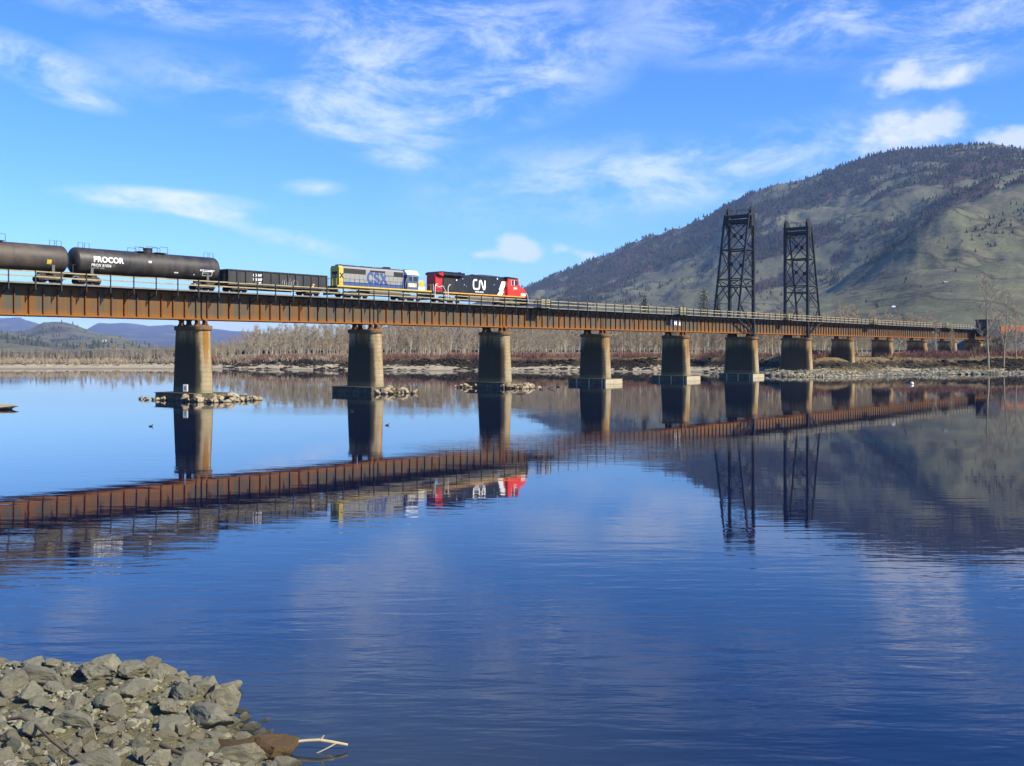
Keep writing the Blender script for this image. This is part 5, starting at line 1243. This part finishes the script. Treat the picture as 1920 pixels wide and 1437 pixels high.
xs = np.concatenate([np.linspace(-30, -10, 40)[:-1], np.linspace(-10, 0, 130), np.linspace(0, 16, 40)[1:]]); ys = np.concatenate([np.linspace(-8, 11, 50)[:-1], np.linspace(11, 23, 150)])
vs = np.array([[(x, y, near_h(x, y)) for x in xs] for y in ys], np.float32); idx = np.arange(len(xs) * len(ys)).reshape(len(ys), len(xs))
f = np.stack([idx[:-1, :-1], idx[:-1, 1:], idx[1:, 1:], idx[1:, :-1]], -1).reshape(-1, 4)
tag(link_mesh('near_shore', fast_mesh('near_shore', vs.reshape(-1, 3), f, mat_mud(), True)), kind='structure')
GRP_R = 'grey rocks heaped on the near shore'
placed = []
def put_rock(x, y, size, ax, rot, seed, name='rock', label=None, lift=.28, tilt=(0, 0), mat=None, zoff=0.0, group=GRP_R):
    me = rocks[seed % 14]
    if mat: me = me.copy(); me.materials.clear(); me.materials.append(M[mat])
    z = max(near_h(x, y), -.25) + size * lift * ax[2] + zoff
    o = link_mesh(name, me, None, (x, y, z), (tilt[0], tilt[1], rot)); o.scale = (size * ax[0], size * ax[1], size * ax[2])
    tag(o, label or 'grey olive angular rock in the heap on the near shore', 'rock', group); placed.append((x, y, size * max(ax[0], ax[1]))); return o
def shore_at(px, py, z): Y = (CAM_Z - z) * F / (py - HOR); return (px - 960) / F * Y, Y
KEY = [  # picture centre, half width (m), axes, rotation, mesh, label
    (420, 1287, .36, (1.05, .9, .95), .4, 3, 'craggy tan boulder jutting out alone at the tip of the heap above the water', None, .75),
    (253, 1250, .30, (1.2, .9, .75), .2, 5, 'pointed wedge shaped rock on the skyline of the heap', None, .8),
    (192, 1250, .44, (1.15, .8, .62), -.3, 7, 'broad pale slab forming the highest hump of the heap', None, .7),
    (82, 1268, .38, (1.1, .75, .72), .1, 1, 'large flat faced grey block near the left end of the heap', None, .6),
    (22, 1275, .36, (1.0, .8, .9), .5, 9, 'tall grey rock at the left edge of the heap', None, .6),
    (345, 1285, .34, (1.15, .8, .7), -.5, 11, 'dark grey topped boulder left of the craggy tan boulder', None, .7),
    (395, 1318, .42, (1.35, .7, .62), -.7, 2, 'long smooth sloping boulder below the craggy tan boulder', None, .6),
    (250, 1300, .34, (.95, .8, .8), .9, 6, 'rounded grey boulder in the middle of the heap', None, .5),
    (210, 1322, .27, (1.2, .8, .8), -.6, 10, 'rock with a dark shaded left face in the middle of the heap', None, .4),
    (503, 1356, .40, (1.1, .9, .75), .55, 8, 'rusty brown slab leaning into the water', 'rusty_rock', .6),
    (493, 1331, .19, (1.1, .8, .8), .2, 12, 'small blue grey rock perched above the rusty slab', 'slate_rock', .9),
    (467, 1302, .13, (1.2, .8, .8), .0, 4, 'small wet rock half sunk beside the craggy tan boulder', None, .25),
    (533, 1362, .14, (.9, 1.1, .7), .0, 13, 'small dark wet rock just past the rusty slab', 'slate_rock', .2),
    (588, 1400, .165, (1.0, .9, 1.0), .3, 0, 'purplish grey stone lying against the driftwood branch', 'slate_rock', .5),
    (450, 1402, .42, (1.3, .7, .62), -.1, 3, 'wide craggy rock at the lower right of the heap', None, .45),
    (505, 1418, .22, (.7, .7, 1.3), .7, 9, 'upright broken rock beside the wide craggy one', None, .4),
    (570, 1424, .52, (1.45, .5, .3), -.62, 6, 'long flat grey slab sloping into the water at the lower right', 'slate_rock', .3),
    (440, 1385, .40, (1.2, .8, .35), -.5, 2, 'flat brown grey slab between the wide craggy rock and the rusty slab', 'rusty_rock', .3),
    (330, 1345, .30, (1.25, .8, .75), .5, 5, 'pitted boulder right of the middle of the heap', None, .4),
    (150, 1357, .25, (1.35, .8, .8), -.1, 1, 'oblong grey stone lying on the mud', None, .45),
    (188, 1362, .12, (1.0, .9, 1.0), .4, 8, 'small squarish stone touching the oblong stone', None, .5),
    (75, 1325, .21, (1.1, .9, .8), .2, 12, 'rock with a violet shaded end, alone on the mud at left', None, .5),
    (107, 1340, .12, (1.0, .9, .9), .9, 4, 'small pale stone in the mud right of the violet ended rock', None, .5),
    (75, 1372, .24, (1.2, .9, .9), .3, 10, 'rounded stone lying under the long brown stick', None, .5),
    (22, 1408, .17, (1.0, .9, .9), .1, 13, 'blue grey stone near the lower left corner', 'slate_rock', .5),
    (142, 1402, .16, (.9, .9, .9), .1, 7, 'grey stone right of the long brown stick near the lower edge', None, .5),
    (190, 1426, .28, (1.5, .7, .7), -.3, 0, 'long stone at the bottom edge left of the short stick', None, .35),
    (600, 1438, .26, (1.3, .8, .5), -.3, 12, 'low grey stone at the bottom edge beside the long flat slab', None, .5),
    (540, 1436, .22, (1.2, .8, .6), .4, 6, 'grey stone at the bottom edge left of the long flat slab', None, .5),
    (300, 1425, .24, (1.1, .8, .8), .6, 11, 'pale stone at the bottom edge under the short stick', None, .4)]
for (px, py, hw_, ax, rot, sd_, lab, mt, lift) in KEY:
    if px < 480: hw_ *= .86
    x, y = shore_at(px, py, (.45 if px < 400 else .30) + hw_ * ax[2] * lift); put_rock(x, y, hw_, ax, rot, sd_, 'boulder' if hw_ > .3 else 'rock', lab, lift, (.12 * math.sin(sd_), .15 * math.cos(sd_)), mt)
rr = random.Random(77); cnt = 0; tries = 0
while cnt < 320 and tries < 16000:
    tries += 1
    x, y = rr.uniform(-10.2, -1.6), rr.uniform(12.6, 20.6); d = sdist(x, y)
    px = 960 + F * x / y
    if d < -.35 or px < -160 or px > 660: continue
    top = max(0, 1 - max(0, d) / 2.6)      # big stones along the rim, smaller ones on the mud behind
    size = rr.uniform(.13, .30) if rr.random() < .15 + .6 * top else rr.uniform(.05, .16)
    if any((x - a) ** 2 + (y - b_) ** 2 < (.54 * (size + s_)) ** 2 for a, b_, s_ in placed): continue
    put_rock(x, y, size, (rr.uniform(.85, 1.35), rr.uniform(.7, 1.0), rr.uniform(.5, .85)), rr.uniform(0, 6.28), rr.randrange(14), 'rock', None, rr.uniform(.2, .6), (rr.uniform(-.4, .4), rr.uniform(-.4, .4))); cnt += 1
# loose pebbles and gravel over the mud
gv = []
pv_ = []
for k in range(6):
    me = rock_mesh(200 + k, 1, .7, 5, .05); pv_.append((np.array([tuple(v.co) for v in me.vertices], np.float32), np.array([tuple(p.vertices) for p in me.polygons], np.int32))); bpy.data.meshes.remove(me)
while len(gv) < 5200:
    x, y = rr.uniform(-11, -1.2), rr.uniform(12, 20.4)
    d = sdist(x, y)
    if d < -.1 or fbm(x * .9, y * .9, 8, 3) < rr.uniform(-.5, .5): continue
    s = .014 + .065 * rr.random() ** 3.2; gv.append((x, y, near_h(x, y) + s * .25, s, rr.uniform(0, 6.28), rr.randrange(6), 1.2))
scatter_mesh('gravel', gv, pv_, M['rock'], label='loose gravel scattered over the mud of the near shore', cat='gravel')
# twigs and dry litter
V = []; Fc = []
for k in range(900):
    x, y = rr.uniform(-10, -3), rr.uniform(12.3, 19)
    if sdist(x, y) < .5 or fbm(x * 1.3, y * 1.3, 3, 2) < .0: continue
    z = near_h(x, y) + .02; a = rr.uniform(0, 6.28); l = rr.uniform(.05, .22); c_, s_ = math.cos(a), math.sin(a); i = len(V)
    V += [(x - s_ * .006, y + c_ * .006, z), (x + s_ * .006, y - c_ * .006, z), (x + c_ * l, y + s_ * l, z + rr.uniform(0, .08))]; Fc.append((i, i + 1, i + 2))
tag(link_mesh('litter', fast_mesh('litter', V, Fc, M['driftwood'])), 'dry stalks and litter strewn among the near rocks', 'litter', None, 'stuff')
def stick(name, label, pts, rad, mat, cat='branch'):
    b = MB(); n = len(pts); b.tube(pts, [rad * (1 - .5 * k / (n - 1)) for k in range(n)], 7); return tag(b.build(name, M[mat]), label, cat)
def sp(px, py, z, dz=0): x, y = shore_at(px, py, z); return (x, y, z + dz)
b = MB(); pts = [sp(522, 1398, .10), sp(545, 1392, .12), sp(575, 1389, .14), sp(600, 1388, .15), sp(625, 1392, .12), sp(652, 1397, .07)]
b.tube(pts, [.020, .023, .025, .026, .024, .020], 8); b.tube([sp(630, 1394, .11), sp(618, 1401, .06), sp(600, 1410, .02), sp(590, 1414, -.02)], [.014, .012, .01, .008], 5); b.tube([pts[3], (pts[3][0] + .06, pts[3][1], pts[3][2] + .07)], [.02, .01], 5)
tag(b.build('driftwood_branch', M['driftwood']), 'bleached driftwood branch lying on the water by the rocks', 'branch')
stick('stick', 'long curved brown stick lying across the mud at lower left', [sp(14, 1349, .62), sp(40, 1346, .66), sp(70, 1362, .70), sp(95, 1388, .70), sp(125, 1412, .68), sp(152, 1431, .66)], .028, 'brown_stick', 'stick')
stick('stick', 'grey brown stick at the bottom edge among the rocks', [sp(302, 1397, .62), sp(330, 1410, .62), sp(370, 1424, .60), sp(418, 1431, .58)], .036, 'brown_stick', 'stick')

# rubble round the feet of the three nearest piers
def rubble(i, n, xr, yr, hfun, label, seed, smin=.18, smax=.5):
    r = random.Random(seed); k = 0
    while k < n:
        lx_, ly_ = r.uniform(*xr), r.uniform(*yr); h = hfun(lx_, ly_)
        if h <= .02: continue
        s = r.uniform(smin, smax); z = h * r.uniform(.15, .8); x, y, _ = bp(i * SPAN + lx_, -ly_)
        o = link_mesh('rubble_rock', rub[r.randrange(7)], None, (x, y, z + s * .1), (r.uniform(-.6, .6), r.uniform(-.6, .6), r.uniform(0, 6.28)))
        o.scale = (s * r.uniform(.9, 1.4), s * r.uniform(.7, 1.0), s * r.uniform(.6, .95)); tag(o, label, 'rock', label.replace('pale broken rock', 'pale broken rocks')); k += 1
# (local x along the bridge, local y away from the camera)
rubble(0, 58, (-3.6, 5.2), (-9.5, -3.0), lambda x, y: 1.0 - .03 * abs(x) ** 1.6 - max(0, -5.0 - y) * .28, 'pale broken rock heaped round the foot of the leftmost pier', 1)
rubble(0, 14, (-4.0, -3.0), (1.5, 6.5), lambda x, y: .35 - .03 * (y - 1.5), 'pale broken rock strung out at the left of the leftmost pier', 2, .14, .3)
rubble(1, 42, (-2.4, 5.0), (-7.6, -3.0), lambda x, y: 1.15 - .22 * abs(x - 1) - max(0, -5.0 - y) * .25, 'pale broken rock heaped right of the crib of the second pier', 3)
rubble(2, 42, (-3.0, 4.4), (-8.0, -3.6), lambda x, y: 1.0 - .17 * abs(x) - max(0, -5.4 - y) * .25, 'pale broken rock heaped right of the crib of the third pier', 4)
rubble(2, 16, (-4.2, -2.7), (1.0, 5.6), lambda x, y: .8 - .12 * (y - 1), 'pale broken rock heaped left of the crib of the third pier', 5, .18, .42)
# stony shore at the right end of the bridge: far too many to count
rr2 = random.Random(5); its = []
pr2 = []
for k in range(5):
    me = rock_mesh(300 + k, 1, .75, 6, .08); pr2.append((np.array([tuple(v.co) for v in me.vertices], np.float32), np.array([tuple(p.vertices) for p in me.polygons], np.int32))); bpy.data.meshes.remove(me)
while len(its) < 3400:
    px = rr2.uniform(1330, 1935); s = (px - 960) / F; q = rr2.random() ** 1.4 * (15 if px < 1800 else 5) - 2; Y = lerp(px, SHORE) + q
    dens = min(1, (px - 1330) / 130) * (1 if px < 1800 else .35)
    if rr2.random() > dens or fbm(s * Y * .1, Y * .1, 7, 3) < rr2.uniform(-.7, .4): continue
    sz = rr2.uniform(.15, .62) * (1.15 if q < 4 else 1); its.append((s * Y, Y, land_h(s, Y) + sz * .15, sz, rr2.uniform(0, 6.28), rr2.randrange(5), 1.25))
scatter_mesh('dark_shore_stones', [i for k, i in enumerate(its) if k % 4 in (1, 2)], pr2, M['slate_rock'], label='dark grey stones mixed into the shore under the right end of the bridge', cat='stones')
scatter_mesh('shore_stones', [i for k, i in enumerate(its) if k % 4 == 3], pr2, M['rock'], label='grey stones covering the shore under the right end of the bridge', cat='stones')
scatter_mesh('pale_shore_stones', its[::4], pr2, M['rubble'], label='pale stones along the water line under the right end of the bridge', cat='stones')
# marker on the first pier's crib
x, y, _ = bp(-2.3, 2.0); t = thing('marker_post', 'small white marker board standing on the crib of the leftmost pier', 'marker', (x, y, .8), TH + R(-65))
b = MB(); b.box(-.3, .3, -.06, .06, .35, 1.2); b.build('board', M['white_paint'], t); MB().box(-.16, .16, -.075, -.062, .5, 1.0).build('panel', M['grey_paint'], t); MB().box(-.1, .1, -.05, .05, 0, .348).build('post', M['rust'], t)

# ------------------------------------------------------------------ small things on the water
def wpt(px, py): Y = CAM_Z * F / (py - HOR); return ((px - 960) / F * Y, Y, 0)
M['duck'] = paint('duck', (.035, .03, .025), .8)
def duck(px, py, label, rz, s=1.0):
    t = thing('duck', label, 'duck', wpt(px, py), rz, 'dark ducks swimming on the river'); t.scale = (s, s, s)
    b = MB(); b.lathe_x([(-.34, .01), (-.25, .06), (-.1, .12), (.08, .13), (.2, .09), (.26, .02)], 0, .07, 10)
    b.tube([(.17, 0, .1), (.23, 0, .2), (.27, 0, .27)], [.055, .04, .045], 8); b.tube([(.24, 0, .28), (.30, 0, .29), (.36, 0, .275)], [.055, .05, .02], 8); b.build('body', M['duck'], t)
    MB().tube([(.35, 0, .275), (.43, 0, .262)], [.02, .012], 6).build('bill', M['yellow_paint'], t)
duck(283, 800, 'dark duck on the calm water below the leftmost pier', 0, .55); duck(726, 798, 'dark duck right of the reflection of the second pier', .4, .55); duck(660, 772, 'dark duck in front of the second pier', 2.8, .55)
duck(1014, 731, 'dark duck left of a pair of specks between the third and fourth piers', .3, 1.1); duck(1046, 726, 'dark duck nearest to the crib of the fourth pier', 2.6, 1.1)
x, y, _ = wpt(978, 739); b = MB(); b.tube([(x - .7, y, .05), (x, y, .12), (x + .5, y + .1, .06)], [.1, .14, .08], 6); b.tube([(x - .1, y, .1), (x + .05, y, .8), (x + .3, y, 1.4)], [.09, .07, .03], 6); b.tube([(x + .05, y, .8), (x - .25, y, 1.2)], [.05, .02], 5)
tag(b.build('snag', M['brown_stick']), 'dark branched snag sticking out of the water by the third pier', 'snag')
x, y, _ = wpt(1032, 729); b = MB(); b.tube([(x - .5, y, .02), (x + .2, y, .25), (x + .7, y, .5)], [.1, .09, .04], 6); b.tube([(x + .2, y, .25), (x + .35, y, .02)], [.05, .04], 5)
tag(b.build('snag', M['brown_stick']), 'short slanting snag in the water left of the fourth pier', 'snag')
x, y, _ = wpt(1710, 721); t = thing('float', 'tiny white float on the water below the far end of the bridge', 'float', (x, y, 0))
b = MB(); b.tube([(0, 0, -.15), (0, 0, 0), (0, 0, .2), (0, 0, .38), (0, 0, .46)], [.1, .28, .32, .2, .05], 12); b.build('body', M['white_paint'], t)
# spit of stone at the left edge
x, y, _ = wpt(-24, 768)
o = link_mesh('rock_spit', rock_mesh(91, 4, .5, 7, .09, 'rubble'), None, (x, y, .1), (0, 0, .2)); o.scale = (2.4, 1.6, .75); tag(o, 'low pale rock breaking the surface at the left edge of the picture', 'rock')
o = link_mesh('rock_spit', rock_mesh(92, 4, .5, 7, .09, 'rusty_rock'), None, (x - .9, y + 2.0, .35), (0, 0, 1.0)); o.scale = (1.6, 1.2, .9); tag(o, 'dark brown rock behind the low pale one at the left edge', 'rock')

# ------------------------------------------------------------------ air
hz = MB(); hz.box(-9500, 9500, -1600, 14500, -4.0, 660.0)
hm = bpy.data.materials.new('haze_air'); hm.use_nodes = True; hn = hm.node_tree; hn.nodes.clear()
ho = hn.nodes.new('ShaderNodeOutputMaterial'); hv = hn.nodes.new('ShaderNodeVolumePrincipled')
hv.inputs['Color'].default_value = (0.38, 0.58, 1.0, 1); hv.inputs['Density'].default_value = HAZE; hv.inputs['Anisotropy'].default_value = 0.0
hn.links.new(hv.outputs[0], ho.inputs['Volume'])
tag(hz.build('haze', hm), kind='stuff')
